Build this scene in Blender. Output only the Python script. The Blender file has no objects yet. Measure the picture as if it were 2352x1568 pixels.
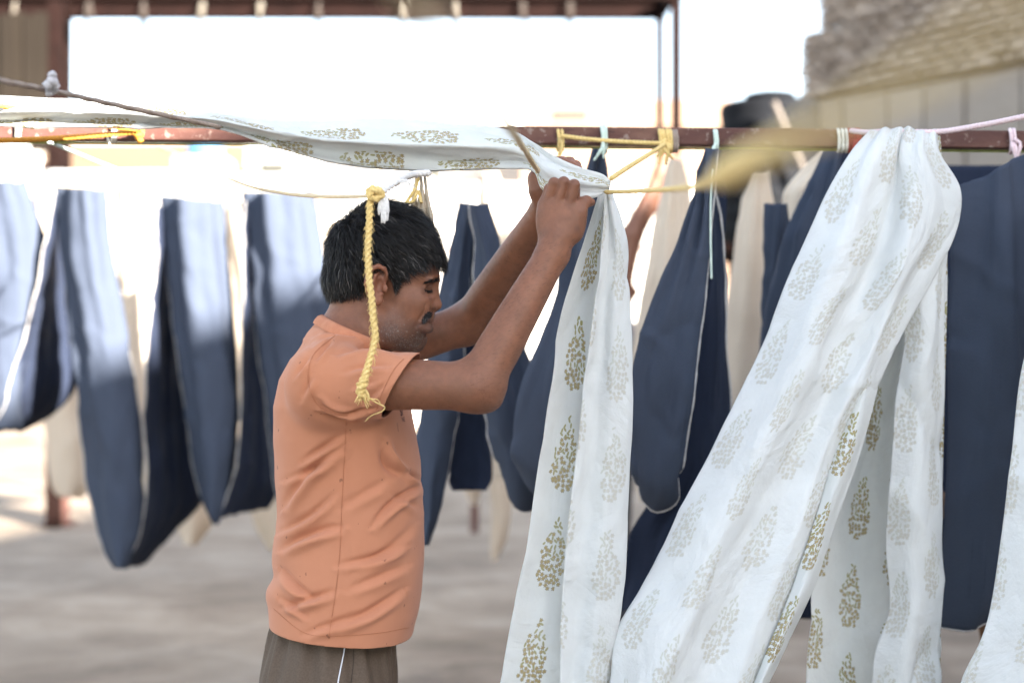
import bpy, bmesh, math, random
import numpy as np
from mathutils import Vector, Matrix
from mathutils.bvhtree import BVHTree

random.seed(7); np.random.seed(7)
scene = bpy.context.scene
COL = scene.collection

# ------------------------------------------------------------------ camera
CAM_Z = 1.38
F = 50.0 / 36.0 * 2352.0          # focal length in units of the 2352-wide picture
cd = bpy.data.cameras.new('camera'); cam = bpy.data.objects.new('camera', cd); COL.objects.link(cam)
cam.location = (0, 0, CAM_Z); cam.rotation_euler = (math.pi / 2, 0, 0)
cd.lens = 50; cd.sensor_width = 36; cd.clip_start = 0.05; cd.clip_end = 2000
cd.dof.use_dof = True; cd.dof.focus_distance = 2.56; cd.dof.aperture_fstop = 1.9
scene.camera = cam

# ------------------------------------------------------------------ world, sun, exposure
SUN_TRAVEL = Vector((-5.57, 6.3, -2.8)).normalized()
world = bpy.data.worlds.new('World'); scene.world = world; world.use_nodes = True
wt = world.node_tree; wt.nodes.clear()
sky = wt.nodes.new('ShaderNodeTexSky'); sky.sky_type = 'NISHITA'; sky.sun_disc = False
sky.sun_elevation = math.asin(-SUN_TRAVEL.z); sky.sun_rotation = math.atan2(-SUN_TRAVEL.x, -SUN_TRAVEL.y)
sky.air_density = 1.0; sky.dust_density = 1.0; sky.ozone_density = 1.0
bg = wt.nodes.new('ShaderNodeBackground'); bg.inputs['Strength'].default_value = 0.05
wo = wt.nodes.new('ShaderNodeOutputWorld')
hz = wt.nodes.new('ShaderNodeHueSaturation'); hz.inputs['Saturation'].default_value = 0.64; hz.inputs['Value'].default_value = 1.2   # thin milky haze over the whole sky
wt.links.new(sky.outputs[0], hz.inputs['Color']); wt.links.new(hz.outputs[0], bg.inputs[0]); wt.links.new(bg.outputs[0], wo.inputs[0])
sl = bpy.data.lights.new('sun', 'SUN'); sl.energy = 3.8; sl.angle = math.radians(0.6); sl.color = (1.0, 0.93, 0.83)
so = bpy.data.objects.new('sun', sl); COL.objects.link(so); so.rotation_euler = SUN_TRAVEL.to_track_quat('-Z', 'Y').to_euler()
so.location = (8, -10, 12)
vs = scene.view_settings
vs.view_transform = 'Standard'; vs.look = 'None'; vs.gamma = 1.0; vs.use_curve_mapping = False
vs.exposure = 3.58
scene.cycles.use_denoising = True; scene.cycles.max_bounces = 8; scene.cycles.transparent_max_bounces = 8

# ------------------------------------------------------------------ helpers
def P(x, y, d):
    """picture direction (2352-wide units) at depth d -> world point"""
    return Vector(((x - 1176.0) / F * d, d, CAM_Z - (y - 784.0) / F * d))
def Pn(a):
    a = np.asarray(a, float); d = a[..., 2]
    return np.stack([(a[..., 0] - 1176.0) / F * d, d, CAM_Z - (a[..., 1] - 784.0) / F * d], -1)
def H1(zx, zy, lat=0.0, base=2.67):
    return P((700 + zx / 2.613) * .9408, (440 + zy / 2.613) * .9408, base + lat)
def H2(zx, zy, d):
    return P((1200 + zx / 4.3556) * .9408, (300 + zy / 4.3556) * .9408, d)

def tag(o, label=None, cat=None, group=None, kind=None):
    if label: o['label'] = label
    if cat: o['category'] = cat
    if group: o['group'] = group
    if kind: o['kind'] = kind
    return o
def empty(name, loc=(0, 0, 0)):
    o = bpy.data.objects.new(name, None); COL.objects.link(o); o.location = loc; o.empty_display_size = .1
    return o
def link(name, me, mat=None, parent=None):
    o = bpy.data.objects.new(name, me); COL.objects.link(o)
    if mat:
        for m in (mat if isinstance(mat, (list, tuple)) else [mat]): me.materials.append(m)
    if parent:
        o.parent = parent
        o.matrix_parent_inverse = Matrix.Translation(-parent.location)
    return o
def mesh_np(name, V, Fq, smooth=True):
    me = bpy.data.meshes.new(name)
    V = np.ascontiguousarray(V, np.float32); Fq = np.ascontiguousarray(Fq, np.int32)
    n, k = Fq.shape
    me.vertices.add(len(V)); me.vertices.foreach_set('co', V.ravel())
    me.loops.add(n * k); me.loops.foreach_set('vertex_index', Fq.ravel())
    me.polygons.add(n); me.polygons.foreach_set('loop_start', np.arange(n, dtype=np.int32) * k)
    try: me.polygons.foreach_set('loop_total', np.full(n, k, np.int32))
    except Exception: pass
    me.update(calc_edges=True); me.validate()
    if smooth: me.polygons.foreach_set('use_smooth', np.ones(len(me.polygons), bool))
    return me
def set_col(me, C, name='Col'):
    a = me.color_attributes.new(name, 'FLOAT_COLOR', 'POINT')
    C4 = np.ones((len(me.vertices), 4), np.float32); C4[:, :3] = C
    a.data.foreach_set('color', C4.ravel())

def vnoise(p, seed=0):
    """value noise in [-1,1] for points (N,3)"""
    p = np.asarray(p, float); i = np.floor(p).astype(np.int64); f = p - i; f = f * f * (3 - 2 * f)
    def h(x, y, z):
        n = (x * 374761393 + y * 668265263 + z * 2147483647 + seed * 1274126177) & 0xffffffff
        n = ((n ^ (n >> 13)) * 1274126177) & 0xffffffff
        return ((n ^ (n >> 16)) & 0xffff) / 32767.5 - 1
    r = 0
    for a in (0, 1):
        for b in (0, 1):
            for c in (0, 1):
                w = (f[:, 0] if a else 1 - f[:, 0]) * (f[:, 1] if b else 1 - f[:, 1]) * (f[:, 2] if c else 1 - f[:, 2])
                r = r + w * h(i[:, 0] + a, i[:, 1] + b, i[:, 2] + c)
    return r
def fbm(p, seed=0, o=3):
    r = 0; a = 1.0
    for k in range(o): r = r + a * vnoise(np.asarray(p) * (2 ** k), seed + k); a *= .5
    return r

# ------------------------------------------------------------------ node helper
class X:
    """tiny expression wrapper round math nodes"""
    def __init__(s, t, sock): s.t = t; s.s = sock
    def op(s, o, *b, clamp=False):
        n = s.t.nodes.new('ShaderNodeMath'); n.operation = o; n.use_clamp = clamp
        for k, v in enumerate((s,) + b):
            if isinstance(v, X): s.t.links.new(v.s, n.inputs[k])
            else: n.inputs[k].default_value = v
        return X(s.t, n.outputs[0])
    def __add__(s, b): return s.op('ADD', b)
    def __sub__(s, b): return s.op('SUBTRACT', b)
    def __mul__(s, b): return s.op('MULTIPLY', b)
    def __truediv__(s, b): return s.op('DIVIDE', b)
    def lt(s, b): return s.op('LESS_THAN', b)
    def gt(s, b): return s.op('GREATER_THAN', b)
class Mat:
    def __init__(s, name, rough=.8, spec=.3, base=(.5, .5, .5)):
        s.m = bpy.data.materials.new(name); s.m.use_nodes = True; s.t = s.m.node_tree
        s.b = s.t.nodes['Principled BSDF']; s.out = s.t.nodes['Material Output']
        s.b.inputs['Roughness'].default_value = rough; s.b.inputs['Specular IOR Level'].default_value = spec
        s.b.inputs['Base Color'].default_value = (*base, 1)
    def node(s, t, **kw):
        n = s.t.nodes.new(t)
        for k, v in kw.items():
            if hasattr(n, k): setattr(n, k, v)
            else: n.inputs[k.replace('_', ' ')].default_value = v
        return n
    def lk(s, a, b): s.t.links.new(a.s if isinstance(a, X) else a, b)
    def obj(s): return s.node('ShaderNodeTexCoord').outputs['Object']
    def uv(s): return s.node('ShaderNodeTexCoord').outputs['UV']
    def mapping(s, vec, scale=(1, 1, 1), loc=(0, 0, 0), rot=(0, 0, 0)):
        n = s.node('ShaderNodeMapping'); s.lk(vec, n.inputs[0]); n.inputs['Scale'].default_value = scale
        n.inputs['Location'].default_value = loc; n.inputs['Rotation'].default_value = rot
        return n.outputs[0]
    def noise(s, vec, scale, detail=4, rough=.55, dist=0):
        n = s.node('ShaderNodeTexNoise'); s.lk(vec, n.inputs['Vector'])
        n.inputs['Scale'].default_value = scale; n.inputs['Detail'].default_value = detail
        n.inputs['Roughness'].default_value = rough; n.inputs['Distortion'].default_value = dist
        return X(s.t, n.outputs[0])
    def ramp(s, x, stops):
        n = s.node('ShaderNodeValToRGB'); e = n.color_ramp.elements
        while len(e) < len(stops): e.new(.5)
        for k, (p, c) in enumerate(stops):
            e[k].position = p; e[k].color = (*c, 1) if len(c) == 3 else c
        s.lk(x, n.inputs[0]); return n.outputs[0]
    def mix(s, fac, a, b, mode='MIX'):
        n = s.node('ShaderNodeMix'); n.data_type = 'RGBA'; n.blend_type = mode
        ins = [i for i in n.inputs if i.type == 'RGBA']; fi = n.inputs[0]
        if isinstance(fac, (int, float)): fi.default_value = fac
        else: s.lk(fac, fi)
        for i, v in zip(ins, (a, b)):
            if isinstance(v, tuple): i.default_value = (*v, 1) if len(v) == 3 else v
            else: s.lk(v, i)
        return [o for o in n.outputs if o.type == 'RGBA'][0]
    def base(s, c): s.lk(c, s.b.inputs['Base Color'])
    def bump(s, h, strength=.3, dist=.005):
        n = s.node('ShaderNodeBump'); n.inputs['Strength'].default_value = strength; n.inputs['Distance'].default_value = dist
        s.lk(h, n.inputs['Height']); s.lk(n.outputs[0], s.b.inputs['Normal']); return n
    def translucent(s, col, fac):
        tr = s.node('ShaderNodeBsdfTranslucent')
        if isinstance(col, tuple): tr.inputs[0].default_value = (*col, 1)
        else: s.lk(col, tr.inputs[0])
        mx = s.node('ShaderNodeMixShader'); mx.inputs[0].default_value = fac
        s.lk(s.b.outputs[0], mx.inputs[1]); s.lk(tr.outputs[0], mx.inputs[2]); s.lk(mx.outputs[0], s.out.inputs[0])

def noisy(name, c1, c2, scale=8, rough=.85, bump=.2, bdist=.004, spec=.25, stretch=(1, 1, 1), detail=5):
    M = Mat(name, rough, spec); v = M.mapping(M.obj(), stretch)
    n = M.noise(v, scale, detail); M.base(M.ramp(n, [(.3, c1), (.7, c2)]))
    if bump: M.bump(M.noise(v, scale * 4, 4), bump, bdist)
    return M.m

# ---- woven cloth
def woven(name, c1, c2, thread, trans=.12, streak=1.0, fray=False, weave=900):
    M = Mat(name, .9, .15); uv = M.uv()
    a = M.noise(M.mapping(uv, (60, 3, 1)), 1.0, 4, .6)       # lengthwise streaks
    b = M.noise(M.mapping(uv, (3, 110, 1)), 1.0, 3, .6)      # weft streaks
    c = M.noise(uv, 3.0, 4)
    f = (a * (.55 * streak) + b * .2 + c * .45) - .1
    col = M.ramp(f, [(.34, c1), (.66, c2)])
    w = M.noise(M.mapping(uv, (weave, weave * .35, 1)), 1.0, 1)
    col = M.mix(w.op('MULTIPLY', .45), col, thread)
    M.base(col)
    M.bump(a * .6 + M.noise(uv, 25, 4) * 1.2 + w * .15, .35, .004)
    if trans: M.translucent(col, trans)
    return M.m

# ---- block printed cotton: half-drop sprigs made of little stars and leaves
def printed(name, strength, ink_dark, ink_leaf, ink_gold, ground, trans=.36, cw=.100, ch=.182):
    M = Mat(name, .85, .2); t = M.t; uv = M.uv()
    S = 118.0
    vor = M.node('ShaderNodeTexVoronoi'); vor.voronoi_dimensions = '2D'; vor.feature = 'F1'
    vor.inputs['Scale'].default_value = S; vor.inputs['Randomness'].default_value = .78
    M.lk(uv, vor.inputs['Vector'])
    pos = vor.outputs['Position']; colr = vor.outputs['Color']
    sp = M.node('ShaderNodeSeparateXYZ'); M.lk(pos, sp.inputs[0])
    su = M.node('ShaderNodeSeparateXYZ'); M.lk(uv, su.inputs[0])
    px = X(t, sp.outputs[0]); py = X(t, sp.outputs[1]); ux = X(t, su.outputs[0]); uy = X(t, su.outputs[1])
    rr = M.node('ShaderNodeSeparateColor'); M.lk(colr, rr.inputs[0])
    r1 = X(t, rr.outputs[0]); r2 = X(t, rr.outputs[1]); r3 = X(t, rr.outputs[2])
    # which sprig cell, where in it (evaluated at the star's own centre)
    u = px / cw; cl = u.op('FLOOR'); fu = (u - cl - .5) * cw
    cj = (cl * 12.9898).op('SINE') * .13                         # hand printed: columns never quite in register
    v = py / ch + cl.op('MODULO', 2.0) * .5 + cj; fv = (v - v.op('FLOOR') - .5) * ch
    tt = fv / .068
    aw = tt * -.32 + .70
    bx = (fu - tt * tt * .006 + .003) / (aw * .0360)
    inside = (bx * bx + tt * tt).lt(1.0)
    # local star coordinates
    qx = (ux - px) * S; qy = (uy - py) * S
    rad = (qx * qx + qy * qy).op('SQRT')
    ang = qy.op('ARCTAN2', qx) + r1 * 6.28
    star = (ang * 6.0).op('COSINE') * .12 + .43
    in_star = rad.lt(star); in_core = rad.lt(star - .15)
    th = r2 * 2.2 + .6
    cs = th.op('COSINE'); sn = th.op('SINE')
    lx = qx * cs + qy * sn; ly = qy * cs - qx * sn
    in_leaf = ((lx / .62).op('POWER', 2.0) + (ly / .25).op('POWER', 2.0)).lt(1.0)
    is_fl = (r3 + tt * -.55).gt(.42)                          # stars at the broad end, leaves towards the tip
    fl = in_star * is_fl; lf = in_leaf * (is_fl * -1.0 + 1.0)
    grain = M.noise(uv, 900, 2).op('MULTIPLY', 1.0) * .8 + .55
    fade = M.noise(uv, 7, 3) * 1.0 + .45
    wv = M.noise(uv, 14, 4)
    g2 = tuple(min(1, x * .93) for x in ground)
    g = M.ramp(wv, [(.3, g2), (.7, ground)])
    k = grain.op('MULTIPLY', strength, clamp=True) * fade
    col = M.mix((lf * inside * k).op('MULTIPLY', .9, clamp=True), g, ink_leaf)
    col = M.mix((fl * inside * k).op('MULTIPLY', 1.0, clamp=True), col, ink_dark)
    col = M.mix((in_core * is_fl * inside).op('MULTIPLY', .9, clamp=True), col, ink_gold)
    col = M.mix((rad.lt(.10) * is_fl * inside * k).op('MULTIPLY', .8, clamp=True), col, ink_dark)
    M.base(col)
    cr = M.noise(M.mapping(uv, (9, 5, 1)), 1.0, 6, .62, .6)
    rg = (M.noise(M.mapping(uv, (5, 4, 1)), 1.0, 5, .55, 1.2) - .5).op('ABSOLUTE').op('MULTIPLY', 5.0, clamp=True)   # pressed-in creases
    M.bump(cr * .8 + rg * .40 + M.noise(uv, 40, 3) * .25, .85, .010)
    M.translucent(col, trans)
    return M.m

MAT = {}
MAT['print_front'] = printed('printed_cotton_face', 1.0, (.19, .115, .028), (.36, .32, .10), (.64, .54, .28), (.81, .82, .80))
MAT['print_back'] = printed('printed_cotton_reverse', .44, (.38, .35, .29), (.52, .52, .40), (.74, .72, .64), (.83, .84, .83))
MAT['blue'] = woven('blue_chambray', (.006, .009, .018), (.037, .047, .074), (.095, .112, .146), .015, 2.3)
MAT['blue_shaded'] = woven('shaded_indigo_reverse', (.004, .006, .014), (.014, .020, .040), (.035, .042, .065), .0, 1.6)  # deeper blue inner faces; shade between the layers is put into this colour
MAT['cream'] = woven('cream_cotton', (.58, .47, .36), (.70, .60, .48), (.76, .68, .58), .18, .6)
MAT['white_cotton'] = woven('white_cotton', (.74, .73, .71), (.80, .79, .77), (.84, .83, .81), .2, .5)
MAT['selvedge'] = noisy('selvedge_thread', (.36, .34, .33), (.54, .52, .50), 300, .9, .2)
def rope_mat(name, c1, c2, trans=0):
    M = Mat(name, .75, .25); n = M.noise(M.mapping(M.obj(), (1, 1, 1)), 260, 4)
    M.base(M.ramp(n, [(.3, c1), (.7, c2)])); M.bump(n, .5, .002); return M.m
MAT['rope_yellow'] = rope_mat('yellow_rope', (.58, .40, .13), (.82, .62, .28))
MAT['rope_orange'] = rope_mat('orange_rope', (.50, .20, .025), (.66, .33, .06))
MAT['rope_cream'] = rope_mat('cream_rope', (.55, .42, .25), (.70, .58, .40))
MAT['rope_pink'] = rope_mat('pink_rope', (.70, .50, .52), (.82, .68, .70))
MAT['rope_red'] = rope_mat('red_cord', (.24, .035, .03), (.36, .07, .06))
MAT['rope_grey'] = rope_mat('grey_rope', (.22, .17, .14), (.36, .29, .24))
MAT['rope_white'] = rope_mat('white_rag_rope', (.62, .60, .58), (.78, .76, .74))
MAT['tie_green'] = rope_mat('pale_green_tie', (.50, .62, .55), (.68, .78, .70))
MAT['tie_white'] = rope_mat('pale_tie', (.66, .68, .60), (.80, .80, .72))
def rusty(name):
    M = Mat(name, .65, .35); v = M.obj()
    a = M.noise(M.mapping(v, (1.0, 3, 3)), 5, 8, .65); b = M.noise(v, 45, 6, .7); c = M.noise(M.mapping(v, (.6, 2, 2)), 22, 5, .7)
    col = M.ramp(a, [(.30, (.070, .028, .022)), (.52, (.105, .042, .032)), (.70, (.17, .085, .06))])
    col = M.mix(b.op('GREATER_THAN', .60) * a, col, (.34, .27, .23))
    col = M.mix(c.op('GREATER_THAN', .63) * .55, col, (.045, .020, .016))
    M.base(col); M.bump(b + c, .5, .003); return M.m
MAT['rust'] = rusty('rusty_painted_steel')
MAT['dark_steel'] = noisy('brown_painted_steel', (.007, .0035, .003), (.013, .006, .005), 6, .85, .1, .004, .06)

# ------------------------------------------------------------------ geometry builders
def box_mesh(name, sx, sy, sz, bev=.0, seg=2):
    bm = bmesh.new(); bmesh.ops.create_cube(bm, size=1)
    bmesh.ops.scale(bm, vec=(sx, sy, sz), verts=bm.verts)
    if bev: bmesh.ops.bevel(bm, geom=list(bm.edges), offset=bev, segments=seg, affect='EDGES', profile=.6)
    me = bpy.data.meshes.new(name); bm.to_mesh(me); bm.free(); return me
def box(name, c, size, mat, parent=None, bev=.0, rot=(0, 0, 0)):
    o = bpy.data.objects.new(name, box_mesh(name, *size, bev)); COL.objects.link(o)
    o.data.materials.append(mat); o.location = c; o.rotation_euler = rot
    if parent:
        o.parent = parent; o.matrix_parent_inverse = Matrix.Translation(-parent.location)
    return o
def beam_between(name, a, b, w, h, mat, parent=None, bev=.003, up=(0, 0, 1)):
    a = Vector(a); b = Vector(b); L = (b - a).length
    o = bpy.data.objects.new(name, box_mesh(name, L, w, h, bev)); COL.objects.link(o); o.data.materials.append(mat)
    x = (b - a).normalized(); y = Vector(up).cross(x)
    y = y.normalized() if y.length > 1e-4 else Vector((0, 1, 0)); z = x.cross(y)
    R = Matrix((x, y, z)).transposed().to_4x4()
    o.matrix_world = Matrix.Translation((a + b) / 2) @ R
    if parent:
        o.parent = parent; o.matrix_parent_inverse = Matrix.Translation(-parent.location)
    return o
def cr_spline(pts, n):
    """Catmull-Rom through pts (m,3), n samples evenly spread along the chord length"""
    p = np.asarray(pts, float); m = len(p)
    if m == 2:
        t = np.linspace(0, 1, n)[:, None]; return p[0] * (1 - t) + p[1] * t
    seg = np.maximum(np.linalg.norm(np.diff(p, axis=0), axis=1), 1e-6)
    s = np.concatenate([[0], np.cumsum(seg)]); q = np.linspace(0, s[-1], n)
    i = np.clip(np.searchsorted(s, q, 'right') - 1, 0, m - 2); t = ((q - s[i]) / seg[i])[:, None]
    pe = np.vstack([2 * p[0] - p[1], p, 2 * p[-1] - p[-2]])
    se = np.concatenate([[seg[0]], seg, [seg[-1]]])
    p0, p1, p2, p3 = pe[i], pe[i + 1], pe[i + 2], pe[i + 3]
    m1 = ((p2 - p0) / (se[i] + se[i + 1])[:, None]) * se[i + 1][:, None]
    m2 = ((p3 - p1) / (se[i + 1] + se[i + 2])[:, None]) * se[i + 1][:, None]
    return ((2 * t**3 - 3 * t**2 + 1) * p1 + (t**3 - 2 * t**2 + t) * m1 + (-2 * t**3 + 3 * t**2) * p2 + (t**3 - t**2) * m2)
def loft(rows, nu, nv):
    A = np.asarray(rows, float)                       # (R, C, 3) picture units + depth
    A = Pn(A)
    B = np.stack([cr_spline(r, nu) for r in A])       # (R, nu, 3)
    # rows are spread by mean chord so columns keep step with each other
    seg = np.maximum(np.linalg.norm(np.diff(B, axis=0), axis=2).mean(1), 1e-6); s = np.concatenate([[0], np.cumsum(seg)])
    flat = B.reshape(len(B), -1)
    q = np.linspace(0, s[-1], nv); i = np.clip(np.searchsorted(s, q, 'right') - 1, 0, len(B) - 2); t = ((q - s[i]) / seg[i])[:, None]
    pe = np.vstack([2 * flat[0] - flat[1], flat, 2 * flat[-1] - flat[-2]]); se = np.concatenate([[seg[0]], seg, [seg[-1]]])
    p0, p1, p2, p3 = pe[i], pe[i + 1], pe[i + 2], pe[i + 3]
    m1 = ((p2 - p0) / (se[i] + se[i + 1])[:, None]) * se[i + 1][:, None]
    m2 = ((p3 - p1) / (se[i + 1] + se[i + 2])[:, None]) * se[i + 1][:, None]
    G = ((2 * t**3 - 3 * t**2 + 1) * p1 + (t**3 - 2 * t**2 + t) * m1 + (-2 * t**3 + 3 * t**2) * p2 + (t**3 - t**2) * m2)
    return G.reshape(nv, nu, 3)
def grid_normals(G):
    du = np.gradient(G, axis=1); dv = np.gradient(G, axis=0); n = np.cross(dv, du)
    return n / np.maximum(np.linalg.norm(n, axis=2, keepdims=True), 1e-9)
def grid_faces(nv, nu, off=0):
    i = np.arange(nv * nu).reshape(nv, nu)
    return np.stack([i[:-1, :-1], i[1:, :-1], i[1:, 1:], i[:-1, 1:]], -1).reshape(-1, 4) + off
def sheet(name, grids, mats, parent=None, thick=.0009, wrinkle=.002, freq=14, seed=0, uoff=0., voff=0., flip=False, edge=None, uscale=1.0, ripple=0, edge_r=.0022, pleat=None, crease=0.):
    """grids: list of (rows, nu, nv); one cloth mesh with a UV in metres, face material first, reverse second"""
    Vs, Fs, UVs, n0 = [], [], [], 0; edges = []
    for gi, (rows, nu, nv) in enumerate(grids):
        G = loft(rows, nu, nv); N = grid_normals(G)
        wid = np.linalg.norm(np.diff(G, axis=1), axis=2).sum(1).max() * uscale
        ln = np.concatenate([[0], np.cumsum(np.linalg.norm(np.diff(G, axis=0), axis=2).mean(1))])
        uu = np.linspace(0, 1, nu)[None, :].repeat(nv, 0) * wid + uoff + gi * 1.37
        vv = -ln[:, None].repeat(nu, 1) + voff
        q = np.stack([uu * freq, vv * freq * .45, np.full_like(uu, seed * 3.1)], -1).reshape(-1, 3)
        w = fbm(q, seed, 4) * wrinkle
        if ripple: w = w + ripple * np.sin(q[:, 0] * 1.7 + 2.2 * vnoise(q * .35, seed + 9)) * (0.5 + .5 * vnoise(q * np.array([.15, .6, 1]), seed + 4))
        if crease: w = w + crease * (np.maximum(0, 1 - 3.2 * np.abs(vnoise(q * np.array([.28, .55, 1]) + 5, seed + 20)))**2 - np.maximum(0, 1 - 3.2 * np.abs(vnoise(q * np.array([.5, .35, 1]) + 9, seed + 31)))**2)
        if pleat:
            fv_ = (np.linspace(0, 1, nv)[:, None].repeat(nu, 1)).ravel(); fu_ = (np.linspace(0, 1, nu)[None].repeat(nv, 0)).ravel()
            w = w + pleat[0] * np.sin(fu_ * pleat[1] + 1.3 * vnoise(q * .2, seed + 3)) * np.clip(1 - fv_ / pleat[2], 0, 1)**.7
        G = G + N * w.reshape(nv, nu, 1)
        Vs.append(G.reshape(-1, 3)); Fs.append(grid_faces(nv, nu, n0)); UVs.append(np.stack([uu, vv], -1).reshape(-1, 2)); n0 += nv * nu
        if edge:
            for e in edge: edges.append(G[:, 0] if e == 'l' else G[:, -1] if e == 'r' else G[-1] if e == 'b' else G[0])
    V = np.vstack(Vs); Fq = np.vstack(Fs); UV = np.vstack(UVs)
    if flip: Fq = Fq[:, ::-1]
    me = mesh_np(name, V, Fq); l = me.uv_layers.new(name='UVMap')
    vi = np.zeros(len(me.loops), np.int32); me.loops.foreach_get('vertex_index', vi)
    l.data.foreach_set('uv', UV[vi].astype(np.float32).ravel())
    o = link(name, me, mats, parent)
    md = o.modifiers.new('thickness', 'SOLIDIFY'); md.thickness = thick; md.offset = -1
    if len(mats) > 1: md.material_offset = 1; md.material_offset_rim = 1
    for E in edges:
        rope_obj('selvedge', E[::2], edge_r, MAT['selvedge'], o, twist=0, n=len(E[::2]), k=5, jitter=.35)
    return o
def tube_mesh(name, pts, r, n=60, k=8, twist=0.0, lobes=3, depth=.16, jitter=0.0, taper=None):
    C = cr_spline(pts, n); T = np.gradient(C, axis=0); T /= np.linalg.norm(T, axis=1, keepdims=True)
    u = np.cross(T[0], [0, 0, 1.]); u = u if np.linalg.norm(u) > 1e-3 else np.cross(T[0], [1., 0, 0]); u /= np.linalg.norm(u)
    U = [u]
    for t in T[1:]:
        u = U[-1] - t * np.dot(U[-1], t); U.append(u / np.linalg.norm(u))
    U = np.array(U); W = np.cross(T, U)
    s = np.concatenate([[0], np.cumsum(np.linalg.norm(np.diff(C, axis=0), axis=1))])
    th = np.linspace(0, 2 * np.pi, k, endpoint=False)
    R = np.full((n, k), 1.0) * r
    if twist: R = R * (1 + depth * np.cos(lobes * (th[None] - twist * s[:, None])))
    if jitter: R = R * (1 + jitter * np.random.uniform(-1, 1, (n, 1)))
    if taper is not None: R = R * np.interp(np.linspace(0, 1, n), np.linspace(0, 1, len(taper)), taper)[:, None]
    V = C[:, None] + (U[:, None] * np.cos(th)[None, :, None] + W[:, None] * np.sin(th)[None, :, None]) * R[..., None]
    i = np.arange(n * k).reshape(n, k); j = np.roll(i, -1, 1)
    Fq = np.stack([i[:-1], j[:-1], j[1:], i[1:]], -1).reshape(-1, 4)
    V = np.vstack([V.reshape(-1, 3), C[:1], C[-1:]]); a = n * k
    cap = [[i[0, q], a, a, j[0, q]] for q in range(k)]
    caps0 = np.array([[j[0, q], i[0, q], a] for q in range(k)]); caps1 = np.array([[i[-1, q], j[-1, q], a + 1] for q in range(k)])
    me = bpy.data.meshes.new(name)
    me.from_pydata(V.tolist(), [], Fq.tolist() + caps0.tolist() + caps1.tolist())
    me.polygons.foreach_set('use_smooth', np.ones(len(me.polygons), bool)); return me
def rope_obj(name, pts, r, mat, parent=None, n=60, k=8, twist=0.0, jitter=0.0, taper=None, lobes=3, depth=.16):
    return link(name, tube_mesh(name, [tuple(p) for p in pts], r, n, k, twist, lobes, depth, jitter, taper), mat, parent)
def join_meshes(name, mes):
    bm = bmesh.new()
    for m in mes: bm.from_mesh(m)
    me = bpy.data.meshes.new(name); bm.to_mesh(me); bm.free()
    return me

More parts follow.
